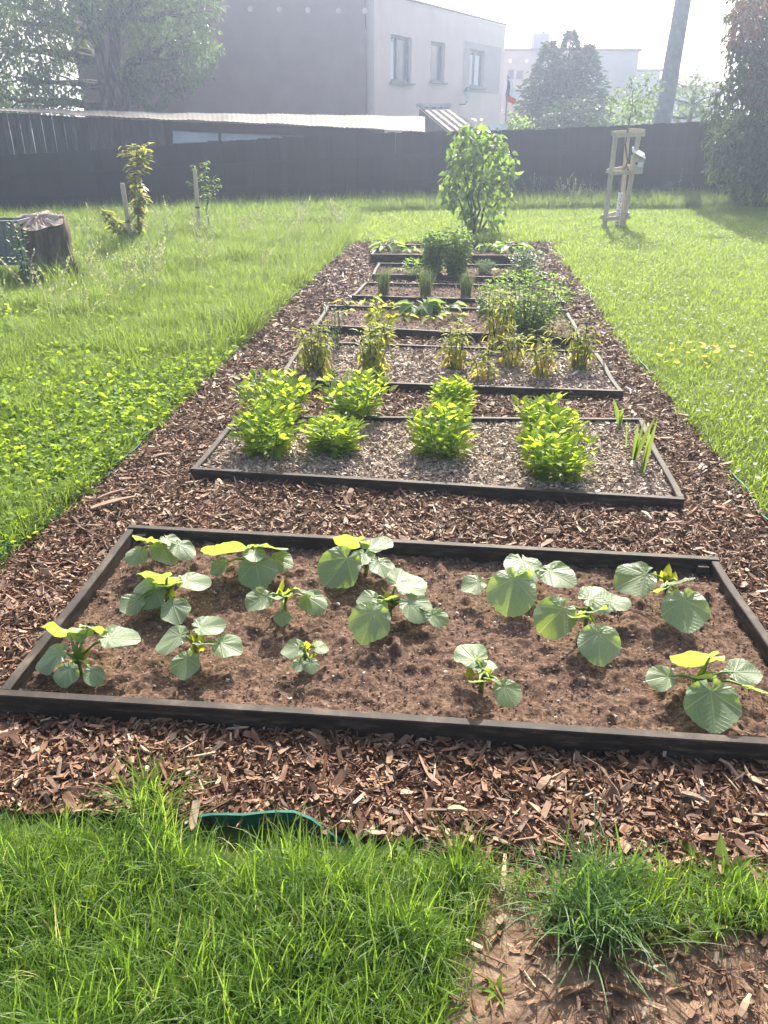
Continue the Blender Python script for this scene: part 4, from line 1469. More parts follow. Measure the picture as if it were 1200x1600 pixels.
# sixth bed: pea tower etc.
for u, vb, vt, w, lab in [(677, 428, 358, 44, 'tall dense pea tower, the slimmer of the two'), (712, 431, 352, 56, 'tall dense pea tower, the broader of the two')]:
    bushy('pea_tower', u, vb, vt, w, lab, 'pea tower', 'pea towers in the sixth bed', 'pea', LEAF_W, 26, 44, (.035, .075), .04, .0, .15, 'stem', .35, .3)
bushy('leafy_edge_plant', 648, 430, 404, 36, 'low leafy plant at the foot of the slimmer pea tower', 'plant', None, 'pea', LEAF_W, 9, 10, (.04, .08), .04, .05)
bushy('lavender_bush', 757, 428, 406, 34, 'small greyish needle leaved bush beside the broad pea tower', 'bush', None, 'bluegreen', LEAF_N, 26, 16, (.03, .06), .04, .05, 0, 'drystem', .3, 1.2)
bushy('bluish_plant', 820, 434, 388, 58, 'bluish green leafy plant at the lawn side corner of the sixth bed', 'plant', None, 'bluegreen', LEAF, 18, 18, (.04, .085), .04, .1, .1, 'stem', .6, .6)
rosette('young_sprout', 623, 425, 4, .08, 'tiny sprout alone in the sixth bed', 'sprout', 'pea')
rosette('young_sprout', 784, 427, 5, .1, 'flat sprout between the greyish bush and the bluish plant', 'sprout', 'lime')
for u, v, w, n, lab in [(607, 393, 34, 10, 'strawberry plant at the stump side end of the farthest bed'), (640, 394, 18, 7, 'smallest strawberry plant in the farthest bed'), (762, 394, 28, 10, 'strawberry plant in the farthest bed next to the broad pea tower'), (800, 396, 34, 10, 'strawberry plant at the lawn side end of the farthest bed')]:
    rosette('strawberry_plant', u, v, n, px_len(u, v, w, 12) * .55, lab, 'strawberry', 'pea', .07, 'strawberry plants in the farthest bed')

# ------------------------------------------------------------------ trees and shrubs
def crown_tree(name, base, trunk_top, r0, clumps, per, size, mat, label, cat, T=CARD, droop=.3, group=None, trunks=None, flat=.8, twig=True, trunkmat='bark'):
    """clumps: (centre, radius) list; leaves gather on the shell and inside of each clump, boughs run to each"""
    base = Vector(base)
    t = thing(name, base, label, cat, group)
    mb = MB()
    tops = []
    for tt in (trunks or [trunk_top]):
        pts = limb(mb, base + Vector((0, 0, -.1)), tt, r0, r0 * .55, .03, 7)
        tops += pts[4:]
    PP, DD, NN, SS = [], [], [], []
    for c, r in clumps:
        c = Vector(c)
        src = min(tops, key=lambda q: (q - c).length + (0.6 * max(0, q.z - c.z)))
        if twig:
            bp = limb(mb, src, c, r0 * .4, r0 * .08, .08, 5)
            for _ in range(3):
                e = c + Vector(rnd_dirs(1)[0]) * r * .8
                limb(mb, bp[3], e, r0 * .12, r0 * .03, .08, 4)
        n = int(per * r * r)
        d = rnd_dirs(n)
        rad = r * RNG.uniform(.35, 1.05, n) ** .6
        p = np.array(c) + d * rad[:, None] * np.array([1, 1, flat])
        PP.append(p)
        dd = d * .6 + RNG.normal(size=(n, 3)) * .5
        dd[:, 2] -= droop
        DD.append(dd)
        NN.append(d + RNG.normal(size=(n, 3)) * .5 + np.array([0, 0, .5]))
        SS.append(RNG.uniform(.7, 1.3, n) * size)
    mb.build('trunk', M[trunkmat], t, smooth=True)
    V, F, Tt = cloud(T, np.concatenate(PP), np.concatenate(DD), np.concatenate(NN), np.concatenate(SS))
    part('crown', V, F, M[mat], t, tint=Tt)
    return t


def cl(items, Y, dy):
    """clump list from (u, v, radius px) at depth about Y"""
    out = []
    for u, v, rp in items:
        yy = Y + random.uniform(-dy, dy)
        out.append((onY(u, v, yy), px_len(u, v, rp, yy)))
    return out


# big broadleaf tree behind the shed
b0 = onY(165, 190, 25)
items = [(20, 30, 55), (60, 75, 52), (20, 120, 60), (85, 130, 45), (60, 10, 50), (120, 20, 50), (110, 70, 42), (200, 15, 55), (255, 30, 55), (300, 55, 42), (290, 95, 48), (245, 75, 45),
         (215, 115, 34), (270, 125, 34), (318, 75, 30), (180, -20, 60), (240, -40, 60), (90, -40, 60), (0, -30, 70), (310, 5, 40), (-40, 60, 70), (-60, 140, 70), (-70, -20, 80), (30, 155, 40), (300, -50, 60), (150, -90, 80),
         (50, -110, 80), (250, -110, 70), (222, 150, 18)]
crown_tree('broadleaf_tree', (b0.x, 25, 0), None, .26, [(c, q * .84) for c, q in cl(items, 25, 1.6)], 760, .15, 'tree', 'big broadleaf tree rising behind the shed roof', 'tree', card_template(.2, .35), .5,
           trunks=[onY(155, 60, 25.0), onY(178, 40, 24.8), onY(205, 95, 25.2)])
# low hedge behind shed, closes the gap under the crown
def hedge(name, pts, r, per, size, mat, label, cat):
    c0 = pts[0][0]
    return crown_tree(name, (c0.x, c0.y, 0), Vector((c0.x, c0.y, max(.6, c0.z))), .06, pts, per, size, mat, label, cat, CARD, .1, twig=False)


hedge('garden_hedge', cl([(-40, 150, 40), (20, 165, 36), (70, 162, 30), (110, 166, 24), (235, 164, 22)], 27.5, .8), 1, 380, .14, 'tree', 'low dense hedge under the crown of the big broadleaf tree', 'hedge')
# multi-stemmed shrub behind the beds
bs = at(742, 372)
items = [(745, 215, 28), (725, 232, 30), (775, 230, 26), (760, 250, 32), (722, 255, 28), (790, 250, 22), (712, 282, 26), (700, 300, 18), (745, 280, 34), (780, 285, 28), (797, 272, 16), (705, 318, 14), (735, 305, 26), (785, 310, 20), (765, 322, 18), (750, 205, 18), (720, 212, 18), (768, 345, 14), (765, 360, 12), (738, 340, 16), (722, 330, 14), (752, 362, 12), (780, 335, 14), (735, 362, 10)]
crown_tree('garden_shrub', (bs.x, bs.y, 0), None, .022, [(c, q * .78) for c, q in cl(items, bs.y, .3)], 1250, .10, 'lilac', 'tall leafy shrub with many stems behind the farthest bed', 'shrub', LEAF_W, .8,
           trunks=[onY(725, 260, bs.y), onY(740, 250, bs.y + .1), onY(755, 255, bs.y - .05), onY(772, 275, bs.y), onY(712, 300, bs.y - .1), onY(735, 290, bs.y + .15), onY(785, 300, bs.y + .1)], flat=1)

# young trees with stakes on the left
def stake_post(u0, v0, u1, v1, Y, r, label):
    a, b_ = onY(u0, v0, Y), onY(u1, v1, Y)
    t = thing('tree_stake', (a.x, a.y, 0), label, 'stake', 'pale stakes of the young trees')
    MB().tube([(a.x, a.y, -.15), a, a.lerp(b_, .5), b_ - (b_ - a).normalized() * .02, b_], [r, r, r, r * .98, r * .8], 10).build('post', M['stake'], t, smooth=False)
    k = a.lerp(b_, .42)
    MB().tube([k + Vector((0, 0, -.015)), k + Vector((0, 0, .015))], r * 1.15, 10).build('tie', M['board'], t)


def young(u, v, Y, segs, label, mat, size, n):
    base = at(u, v)
    base = Vector((onY(u, v, Y).x, Y, 0))
    t = thing('young_tree', base, label, 'young tree', 'young trees on the stump side')
    mb = MB()
    PP, DD, NN, SS = [], [], [], []
    for (u0, v0, u1, v1, r, dens) in segs:
        a, b_ = onY(u0, v0, Y), onY(u1, v1, Y + random.uniform(-.08, .08))
        pts = limb(mb, a, b_, r, r * .35, .03, 6)
        Ln = (b_ - a).length
        m_ = int(n * Ln * dens)
        for i in range(m_):
            k = random.random() ** .9 * 5.999
            p = pts[int(k)].lerp(pts[int(k) + 1], k % 1)
            az = random.uniform(0, 6.28)
            o_ = Vector((math.cos(az), math.sin(az), 0))
            PP.append(p + o_ * random.uniform(.005, .05))
            DD.append(o_ + Vector((0, 0, random.uniform(-.7, .35))))
            NN.append(Vector((0, 0, 1)) + o_ * random.uniform(-.3, .5))
            SS.append(random.uniform(.7, 1.25) * size)
    mb.build('trunk', M['bark'], t, smooth=True)
    V, F, T = cloud(LEAF, np.array(PP), np.array(DD), np.array(NN), np.array(SS))
    part('crown', V, F, M[mat], t, tint=T)


Y1 = at(202, 388).y
stake_post(206, 388, 191, 286, Y1 - .06, .034, 'taller pale stake of the leafy young cherry tree nearest the stump')
young(216, 390, Y1, [(216, 390, 212, 225, .018, 1.3), (212, 330, 226, 230, .008, 1.0), (214, 280, 192, 228, .007, .8), (215, 260, 232, 222, .006, .8), (215, 375, 155, 325, .009, 1.6), (205, 385, 165, 340, .008, 1.6), (212, 388, 185, 350, .008, 1.6), (216, 380, 222, 300, .01, 1.3), (214, 392, 268, 360, .006, .4)], 'leafy young cherry tree with coppery tips tied to a stake near the stump', 'cherry', .11, 85)
Y2 = at(312, 366).y
stake_post(312, 366, 304, 264, Y2 - .05, .034, 'thinner pale stake of the sparse young tree nearer the shed window')
young(327, 365, Y2, [(327, 365, 318, 255, .014, .7), (318, 300, 305, 252, .005, .8), (322, 310, 340, 272, .005, .9), (322, 320, 343, 288, .005, .9), (318, 280, 322, 245, .004, .8), (320, 310, 296, 282, .004, .5)], 'sparse young tree with small leaves and a slim stake', 'pea', .065, 75)

# stump with weeds and the metal cage beside it
sb = at(80, 440)
t = thing('tree_stump', (sb.x, sb.y, 0), 'broad old tree stump with a cracked pale top', 'stump')
hs_ = onY(70, 345, sb.y).z
Rr = px_len(75, 400, 34, sb.y)
V, F = [], []
na, nz = 40, 12
for j in range(nz + 1):
    k = j / nz
    for i in range(na):
        a = 2 * math.pi * i / na
        r_ = Rr * (1.08 - .12 * k + .12 * (1 - k) ** 3) * (1 + .09 * math.sin(3 * a + k * 2) + .05 * math.sin(7 * a + 1 + 3 * k) + .03 * math.sin(17 * a))
        r_ *= 1 + .06 * math.sin(k * 9 + 2 * a)
        V.append((sb.x + r_ * math.cos(a) - .02 * k, sb.y + r_ * math.sin(a), -.05 + k * (hs_ + .05 + .018 * math.sin(a * 2 + 1) + .012 * math.sin(5 * a))))
for j in range(nz):
    for i in range(na):
        i2 = (i + 1) % na
        F.append((j * na + i, j * na + i2, (j + 1) * na + i2, (j + 1) * na + i))
part('bark', V, F, M['bark'], t, smooth=True)
V = [(x, y, z + (y - sb.y) * .28 * max(0, z / hs_) ** 2) for x, y, z in V]
t.children[0].data.vertices.foreach_set('co', (np.array(V) - np.array(OFF[t.name])).astype(np.float32).ravel())
tv = [(sb.x - .02, sb.y, hs_ + .05)]
tf = []
ring = [V[nz * na + i] for i in range(na)]
rings = 5
for j in range(1, rings + 1):
    for i in range(na):
        q = j / rings
        x, y, z = ring[i]
        crack = -.03 if (i % 7 == 0 and 1 < j < 5) else 0
        tv.append((sb.x + (x - sb.x) * q * .985, sb.y + (y - sb.y) * q * .985, hs_ + .05 + (z - hs_ - .05) * q + .010 + .010 * math.sin(i * 2.3 + j * 1.7) * (q < 1) + crack))
for i in range(na):
    tf.append((0, 1 + i, 1 + (i + 1) % na))
for j in range(rings - 1):
    for i in range(na):
        i2 = (i + 1) % na
        tf.append((1 + j * na + i, 1 + (j + 1) * na + i, 1 + (j + 1) * na + i2, 1 + j * na + i2))
part('cut_top', tv, tf, M['stumptop'], t, smooth=False)
# slatted grey cage standing by the stump
cb = at(5, 428)
Yc = sb.y - .35
t = thing('metal_cage', (onY(0, 415, Yc).x, Yc, 0), 'grey slatted metal cage beside the old stump, cut by the photo edge', 'cage')
pa, pb = onY(-45, 347, Yc), onY(29, 350, Yc)
zb = onY(10, 412, Yc).z
dpt = .35
for (yy) in (0, dpt):
    for z in (pa.z, zb):
        MB().beam((pa.x, Yc + yy, z), (pb.x, Yc + yy, z), .03, .03).build('rail', M['metal'], t)
for i in range(8):
    x = pa.x + .012 + (pb.x - pa.x - .024) * i / 7
    MB().beam((x, Yc + .002, zb + .016), (x, Yc + .002, pa.z - .016), .016, .035, (1, 0, 0)).build('slat', M['metal'], t)
for x in (pa.x + .012, pb.x - .012):
    MB().beam((x, Yc + .02, pa.z + .002), (x, Yc + dpt - .02, pa.z + .002), .026, .026).build('rail', M['metal'], t)
    MB().beam((x, Yc + .02, zb), (x, Yc + dpt - .02, zb), .026, .026).build('rail', M['metal'], t)
    MB().beam((x, Yc + dpt, -.05), (x, Yc + dpt, zb - .016), .03, .03, (1, 0, 0)).build('leg', M['metal'], t)
MB().box(((pb.x - .03), Yc + dpt / 2, (pa.z + zb) / 2), (.012, dpt - .05, (pa.z - zb) - .06)).build('side_panel', M['fence'], t)
MB().box(((pa.x + pb.x) / 2, Yc + dpt - .03, (pa.z + zb) / 2), (pb.x - pa.x - .09, .012, (pa.z - zb) - .06)).build('back_panel', M['metal'], t)
bushy('stump_weed', 48, 458, 335, 34, 'tall leafy weed climbing the front of the old stump', 'weed', None, 'bluegreen', LEAF, 5, 17, (.03, .065), 0, .1, .1, 'stem', .5, .7)
clump(95, 452, 150, .2, (.2, .5), .004, 'meadow', 'tall arching grass clump at the foot of the old stump', lean=(.02, .5), bend=(.4, 1.7))
clump(122, 440, 90, .12, (.2, .55), .0035, 'meadow', 'arching grass clump beside the stump towards the young cherry', lean=(.02, .4), bend=(.4, 1.7))
bushy('garden_weed', 265, 392, 345, 40, 'bushy weed between the two young trees', 'weed', None, 'bluegreen', LEAF_N, 8, 9, (.05, .1), 0, .3, .1, 'stem', .5, .7)

# tree support: three posts, slats, trunk guard, bird box
Ys = at(960, 359).y
t = thing('tree_support', Vector((onY(960, 359, Ys).x, Ys, 0)), 'pale wooden three post frame round a planted tree by the fence', 'tree support')
posts = [((944, 357), (963, 205), 0.0), ((973, 353), (999, 206), .1), ((969, 352), (981, 208), .62)]
ends = []
for (a, b_, dy) in posts:
    p, q = onY(*a, Ys + dy), onY(*b_, Ys + dy)
    p = Vector((p.x - (q.x - p.x) * .05, p.y, -.12))
    ends.append((p, q))
    MB().tube([p, p.lerp(q, .5), q - (q - p).normalized() * .015, q], [.042, .042, .041, .032], 10).build('post', M['stake'], t)


def lerp_z(e, z):
    p, q = e
    return p.lerp(q, (z - p.z) / (q.z - p.z))


zt = ends[0][1].z
for z in (zt - .09, zt * .57, zt * .1):
    for i, j in ((0, 1), (0, 2), (1, 2)):
        a, b_ = lerp_z(ends[i], z + .03 * (i + j)), lerp_z(ends[j], z + .03 * (i + j) + .01)
        d = (b_ - a).normalized()
        off = Vector((d.y, -d.x, 0)) * (.055 if i == 0 and j == 1 else -.055 if j == 2 and i == 0 else .055)
        MB().beam(a - d * .08 + off, b_ + d * .08 + off, .025, .065).build('slat', M['stake'], t)
tp = Vector((onY(962, 357, Ys + .25).x, Ys + .25, 0))
crownpts = cl([(988, 165, 16), (970, 150, 12), (1006, 145, 14), (955, 160, 10), (1020, 160, 10), (992, 130, 12), (978, 178, 10), (1003, 176, 12), (1030, 135, 8), (1015, 118, 8)], Ys + .25, .3)
crown_tree('planted_tree', tp, onY(988, 165, Ys + .25), .02, crownpts, 2200, .06, 'bluegreen', 'young planted tree with a sparse crown inside the wooden frame', 'young tree', LEAF, .3)
gp, gq = onY(963, 358, Ys + .21), onY(970, 301, Ys + .21)
gp.z = .0
t = thing('trunk_guard', (gp.x, gp.y, 0), 'white perforated spiral guard round the planted tree trunk', 'trunk guard')
mb = MB()
pts = [gp.lerp(gq, i / 60) + Vector((0, 0, 0)) for i in range(61)]
mb.tube(pts, [.045 + .004 * math.sin(i * 1.2) for i in range(61)], 12).build('sleeve', M['white'], t, smooth=True)
for i in range(11):
    p = gp.lerp(gq, (i + 1) / 12)
    mb = MB()
    mb.box(p + Vector((.012 * (-1) ** i, -.047, 0)), (.016, .006, .016))
    mb.build('hole', M['board'], t)
p = onY(995, 257, Ys + .02)
t = thing('bird_box', (p.x, p.y, p.z - .15), 'small wooden bird box with a shiny roof on the frame post', 'bird box')
w_, h_ = px_len(995, 257, 15, Ys), px_len(995, 257, 23, Ys)
MB().box(p, (w_, .16, h_)).build('box_body', M['stake'], t)
R = Matrix.Rotation(math.radians(26), 3, 'Y') @ Matrix.Rotation(math.radians(22), 3, 'X')
MB().box(p + Vector((0, -.02, h_ / 2 + .035)), (w_ * 1.3, .24, .018), R).build('box_roof', M['roofmetal'], t)
MB().box(p + Vector((.03, -.084, .0)), (w_ * .42, .008, h_ * .26)).build('name_plate', M['white'], t)
MB().tube([p + Vector((-.03, -.079, .02)), p + Vector((-.03, -.086, .02))], .02, 12).build('entrance_hole', M['board'], t)
# ------------------------------------------------------------------ fence
TOPU = [-200, 0, 253, 343, 435, 600, 830, 1030, 1110, 1300]
TOPV = [250, 243, 227, 220, 215, 207, 203, 193, 190, 186]
t = thing('garden_fence', (FENCE[2].x, FENCE[2].y, 0), 'long black stained board fence across the end of the garden', 'fence')
sl_me = mesh_np('fence_board', [(x, y, z) for x in (-.5, .5) for y in (-.5, .5) for z in (0, 1)], [(0, 1, 3, 2), (4, 6, 7, 5), (0, 4, 5, 1), (2, 3, 7, 6), (0, 2, 6, 4), (1, 5, 7, 3)], M['fence'])


def fence_top(p):
    u = proj((p.x, p.y, 1.5))[0]
    return onY(u, float(np.interp(u, TOPU, TOPV)), p.y).z


bw = 0.15
for a, b_ in zip(FENCE[:-1], FENCE[1:]):
    d = (b_ - a)
    Ln = d.length
    d.normalize()
    nrm = Vector((d.y, -d.x, 0))
    n = int(Ln / bw)
    for i in range(n):
        p = a + d * (i + .5) * (Ln / n)
        o = obj('board', sl_me, t)
        o.location = p + nrm * (.012 if i % 2 else 0.0) - OFF[t.name] + Vector((0, 0, -.05))
        o.rotation_euler = (random.uniform(-.006, .006), random.uniform(-.004, .004), math.atan2(d.y, d.x))
        o.scale = (Ln / n * 1.02, .02, fence_top(p) + .05 + random.uniform(-.012, .012))
    for fz in (.36, .68):
        zz = [fence_top(q) * fz for q in (a, b_)]
        q0, q1 = a + nrm * .042, b_ + nrm * .042
        MB().beam((q0.x, q0.y, zz[0]), (q1.x, q1.y, zz[1]), .03, .07).build('rail', M['fence'], t)

# ------------------------------------------------------------------ shed behind the fence
S0, S1 = onY(-120, 168, 16.1), onY(0, 173, 16.8)
S2, S3 = onY(400, 193, 19.3), onY(664, 206, 20.9)
t = thing('garden_shed', (S1.x, S1.y, 0), 'long low plank shed with a weathered sheet roof behind the fence', 'shed')
EAVE_U, EAVE_V = [-140, 0, 100, 200, 300, 400, 540, 664], [168, 173, 178, 184, 188, 192, 199, 206]
RIDGE_V = [168, 170, 173, 175, 178, 179, 181, 183]


def shedY(u):
    return 16.8 + (20.9 - 16.8) * u / 664.0


nseg = 13
for i in range(nseg):
    u0, u1 = -140 + (664 + 140) * i / nseg, -140 + (664 + 140) * (i + 1) / nseg
    V, F = [], []
    nx, ny = 24, 4
    for a in range(nx + 1):
        u = u0 + (u1 - u0) * a / nx
        e = onY(u, float(np.interp(u, EAVE_U, EAVE_V)), shedY(u))
        r_ = onY(u, float(np.interp(u, EAVE_U, RIDGE_V)) - 1.0, shedY(u) + 3.2)
        wave = .007 * math.sin(a / nx * 2 * math.pi * 8) + .006 * math.sin(u * .09)
        for b_ in range(ny + 1):
            p = e.lerp(r_, b_ / ny)
            V.append((p.x, p.y, p.z + wave + .008 * (i % 2)))
    for a in range(nx):
        for b_ in range(ny):
            q = a * (ny + 1) + b_
            F.append((q, q + ny + 1, q + ny + 2, q + 1))
    k = len(V)
    V2 = [(x, y, z - .012) for x, y, z in V]
    F2 = [tuple(j + k for j in f[::-1]) for f in F]
    # front lip
    F3 = [(a * (ny + 1), (a + 1) * (ny + 1), (a + 1) * (ny + 1) + k, a * (ny + 1) + k) for a in range(nx)]
    part('roof_sheet', V + V2, F + F2 + F3, M['sheet'], t, smooth=True)
# planks of the front wall, left part
u = -140.0
while u < 252:
    du = 8.6
    a, b_ = onY(u, 200, shedY(u) + .28), onY(u + du * 1.03, 200, shedY(u + du) + .28)
    ez = onY(u, float(np.interp(u, EAVE_U, EAVE_V)), shedY(u)).z - .03 + random.uniform(-.01, .01)
    m_ = (a + b_) / 2
    d = (b_ - a)
    R = Matrix.Rotation(math.atan2(d.y, d.x), 3, 'Z')
    MB().box((m_.x, m_.y + (.012 if int(u / du) % 2 else -.012) + random.uniform(-.004, .004), ez / 2), (d.length, .022, ez), R).build('plank', M['shedwood'], t)
    u += du
# dark boarded rest of the wall with the milky window strip
def shed_panel(u0, u1, v0, v1, mat, name, push=.28, thick=.03, label=None):
    a, b_ = onY(u0, (v0 + v1) / 2, shedY(u0) + push), onY(u1, (v0 + v1) / 2, shedY(u1) + push)
    za, zb_ = onY(u0, v0, shedY(u0) + push).z, onY(u0, v1, shedY(u0) + push).z
    d = (b_ - a)
    R = Matrix.Rotation(math.atan2(d.y, d.x), 3, 'Z')
    m_ = (a + b_) / 2
    return MB().box((m_.x, m_.y, (za + zb_) / 2), (d.length, thick, abs(za - zb_)), R).build(name, mat, t)


def rect_part(u0, v0, u1, v1, push, name, mat, v0b=None, v1b=None):
    """panel whose corners are given in the photo: top edge v0..v0b, bottom v1..v1b"""
    c = [onY(u0, v0, shedY(u0) + push), onY(u1, v0b if v0b is not None else v0, shedY(u1) + push), onY(u1, v1b if v1b is not None else v1, shedY(u1) + push), onY(u0, v1, shedY(u0) + push)]
    V = c + [p + Vector((.01, .03, 0)) for p in c]
    return part(name, V, [(0, 1, 2, 3), (7, 6, 5, 4), (0, 4, 5, 1), (1, 5, 6, 2), (2, 6, 7, 3), (3, 7, 4, 0)], mat, t)


rect_part(253, 188, 269, 250, .28, 'post', M['fence'])
rect_part(270, 204, 342, 224, .30, 'window_pane', M['poly'], 208, 224)
rect_part(344, 208, 440, 224, .30, 'window_pane', M['poly'], 214, 224)
rect_part(341.6, 205, 344.4, 226, .27, 'mullion', M['fence'])
rect_part(269, 190, 560, 204, .26, 'wall_board', M['fence'], 200, 216)
rect_part(269, 224, 600, 250, .27, 'wall_board', M['fence'], 212, 250)
rect_part(441, 212, 560, 226, .285, 'wall_board', M['shedwood'], 214, 224)
rect_part(560, 201, 600, 212, .26, 'wall_board', M['fence'], 203, 212)
rect_part(640, 205, 643, 250, .3, 'post', M['shedwood'])

# ------------------------------------------------------------------ main house
C0 = onY(585, 180, 29.0)
C0 = Vector((C0.x, C0.y, 0))
C1 = Vector((onY(787, 100, 38.0).x, 38.0, 0))
fd = (C1 - C0)
FL_ = fd.length
fd.normalize()
fn = Vector((fd.y, -fd.x, 0))           # outward normal of the window front
ld = Vector((-1, -0.02, 0)).normalized()  # the side wall faces the garden squarely
sn = Vector((0.02, -1, 0)).normalized()  # its outward normal
HZ = 5.42
t = thing('main_house', C0, 'two tone flat roofed house with tall windows behind the shed', 'house')
WL, WD = FL_, 14.0


def wall_slab(p, d, L_, n, th, z0, z1, mat, name):
    c = p + d * L_ / 2 - n * th / 2
    R = Matrix.Rotation(math.atan2(d.y, d.x), 3, 'Z')
    return MB().box((c.x, c.y, (z0 + z1) / 2), (L_, th, z1 - z0), R).build(name, mat, t)


# window openings on the front in (s, z)
def sz(u, v):
    p = onplane(u, v, C0, fn)
    return (p - C0).dot(fd), p.z


def opening(ul, ur, vt, vb):
    s0, z1 = sz(ul, vt)
    s1, _ = sz(ur, vt)
    _, z0 = sz((ul + ur) / 2, vb)
    return s0, s1, z0, z1


WIN = [opening(610.5, 643.5, 53, 129), opening(673.5, 696, 63.5, 128.5), opening(735, 758, 76, 137)]
# front wall built round the openings
xs = [0.0]
for (s0, s1, z0, z1) in WIN:
    for (a, b_, zz0, zz1) in ((xs[-1], s0, -.3, HZ), (s0, s1, -.3, z0), (s0, s1, z1, HZ)):
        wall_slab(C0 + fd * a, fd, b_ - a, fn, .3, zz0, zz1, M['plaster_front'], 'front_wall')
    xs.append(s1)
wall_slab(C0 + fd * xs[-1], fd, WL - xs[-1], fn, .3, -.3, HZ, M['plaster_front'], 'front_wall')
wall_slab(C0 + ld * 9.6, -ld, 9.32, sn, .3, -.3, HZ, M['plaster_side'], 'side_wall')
K1 = C0 + fd * WL
K3 = C0 + ld * 9.6 + Vector((0, 12.0, 0))
for a, b_ in ((K1 + Vector((0, .3, 0)), K3 + Vector((0, .0, 0))), (C0 + ld * 9.6 + Vector((.0, .35, 0)), K3 + Vector((0, -.1, 0)))):
    d_ = (b_ - a)
    L_ = d_.length
    d_.normalize()
    wall_slab(a, d_, L_, Vector((-d_.y, d_.x, 0)), .3, -.3, HZ, M['plaster_front'], 'back_wall')
R = Matrix.Rotation(math.atan2(fd.y, fd.x), 3, 'Z')
rp = [C0 + Vector((.05, -.05, 0)), K1 + Vector((.08, .2, 0)), K3 + Vector((-.1, .3, 0)), C0 + ld * 9.7 + Vector((0, -.05, 0))]
part('roof', [(p.x, p.y, HZ + .002) for p in rp] + [(p.x, p.y, HZ + .07) for p in rp], [(3, 2, 1, 0), (4, 5, 6, 7), (0, 1, 5, 4), (1, 2, 6, 5), (2, 3, 7, 6), (3, 0, 4, 7)], M['roof'], t)
# taupe panel round the third window
ps = [sz(725, 64)[0], sz(784, 64)[0]]
pz = (sz(727, 143)[1], sz(727, 64)[1])
s0, s1, z0, z1 = WIN[2]
for (a, b_, q0, q1) in ((ps[0], s0, pz[0], pz[1]), (s1, ps[1], pz[0], pz[1]), (s0, s1, pz[0], z0), (s0, s1, z1, pz[1])):
    cc = C0 + fd * (a + b_) / 2 + fn * .006
    MB().box((cc.x, cc.y, (q0 + q1) / 2), (b_ - a, .01, q1 - q0), R).build('render_panel', M['plaster_grey'], t)
for i, (s0, s1, z0, z1) in enumerate(WIN):
    cc = C0 + fd * (s0 + s1) / 2 - fn * .16
    fr = MB()
    fw = .09
    up = Vector((0, 0, 1))
    wdt = s1 - s0
    for (a, b_, q0, q1) in ((s0, s0 + fw, z0, z1), (s1 - fw, s1, z0, z1), (s0 + fw, s1 - fw, z0, z0 + fw), (s0 + fw, s1 - fw, z1 - fw, z1)):
        q = C0 + fd * (a + b_) / 2 - fn * .15
        fr.box((q.x, q.y, (q0 + q1) / 2), (b_ - a, .07, q1 - q0), R)
    w = fr.build('window', M['winframe'], t)
    if i != 1:
        q = C0 + fd * (s0 + wdt * .42) - fn * .145
        MB().box((q.x, q.y, (z0 + z1) / 2), (.07, .06, z1 - z0 - 2 * fw), R).build('mullion', M['winframe'], t, w)
    MB().box((cc.x - fn.x * .01, cc.y - fn.y * .01, (z0 + z1) / 2), (wdt - 2 * fw, .012, z1 - z0 - 2 * fw), R).build('pane', M['glass'], t, w)
    # curtain hung inside, in front of the dark room
    if i != 1:
        for (ka, kb) in (((.04, .3),) if i == 0 else ((.1, .42), (.55, .85))):
            q = C0 + fd * (s0 + wdt * (ka + kb) / 2) - fn * .148
            MB().box((q.x, q.y, (z0 + z1) / 2 - .05), (wdt * (kb - ka), .008, (z1 - z0) * .8), R).build('curtain', M['curtain'], t, w)
    q = C0 + fd * (s0 + s1) / 2 + fn * .05
    MB().box((q.x, q.y, z0 - .03), (wdt + .16, .16, .05), R).build('sill', M['winframe'], t, w)
# round vents on the side wall
for u, v in [(350, 13), (391, 14), (436, 15), (481, 16), (529, 17), (570, 17)]:
    p = onplane(u, v, C0, sn)
    MB().tube([p + sn * .002, p + sn * .03], .085, 14).build('round_vent', M['plaster_front'], t)
# lantern on the front
p = onplane(718, 163, C0, fn)
tl = thing('wall_lantern', p, 'black lantern bracketed to the pale house front', 'lantern')
mb = MB()
mb.tube([p, p + fn * .25, p + fn * .3 + Vector((0, 0, .1))], .025, 6)
mb.build('bracket', M['lamp'], tl)
MB().tube([p + fn * .3 + Vector((0, 0, .1)), p + fn * .3 + Vector((0, 0, .42))], [.09, .15], 6).build('lamp_glass', M['poly'], tl)
MB().tube([p + fn * .3 + Vector((0, 0, .42)), p + fn * .3 + Vector((0, 0, .62))], [.2, .02], 6).build('lamp_cap', M['lamp'], tl)
# lean-to with ribbed roof against the house
q = [onY(655, 168, 27.2), onY(700, 168, 28.2), onY(738, 196, 25.6), onY(703, 208, 24.6)]
tl = thing('lean_to_porch', (q[3].x, q[3].y, 0), 'small ribbed sheet lean-to roof against the pale house front', 'lean-to')
V, F = [], []
nx = 20
for a in range(nx + 1):
    for b_ in range(3):
        p = q[0].lerp(q[1], a / nx).lerp(q[3].lerp(q[2], a / nx), b_ / 2)
        V.append((p.x, p.y, p.z + (.05 if a % 5 == 0 else 0)))
for a in range(nx):
    for b_ in range(2):
        i = a * 3 + b_
        F.append((i, i + 1, i + 4, i + 3))
k = len(V)
V += [(x, y, z - .03) for x, y, z in V]
F += [tuple(j + k for j in f[::-1]) for f in F]
part('roof_sheet', V, F, M['sheet'], tl)
MB().beam(q[0] + Vector((0, 0, .06)), q[1] + Vector((0, 0, .06)), .25, .1).build('ridge_flashing', M['roofmetal'], tl)
MB().beam((q[3].x, q[3].y, -.1), q[3] - Vector((0, 0, .03)), .12, .12, (1, 0, 0)).build('post', M['shedwood'], tl)
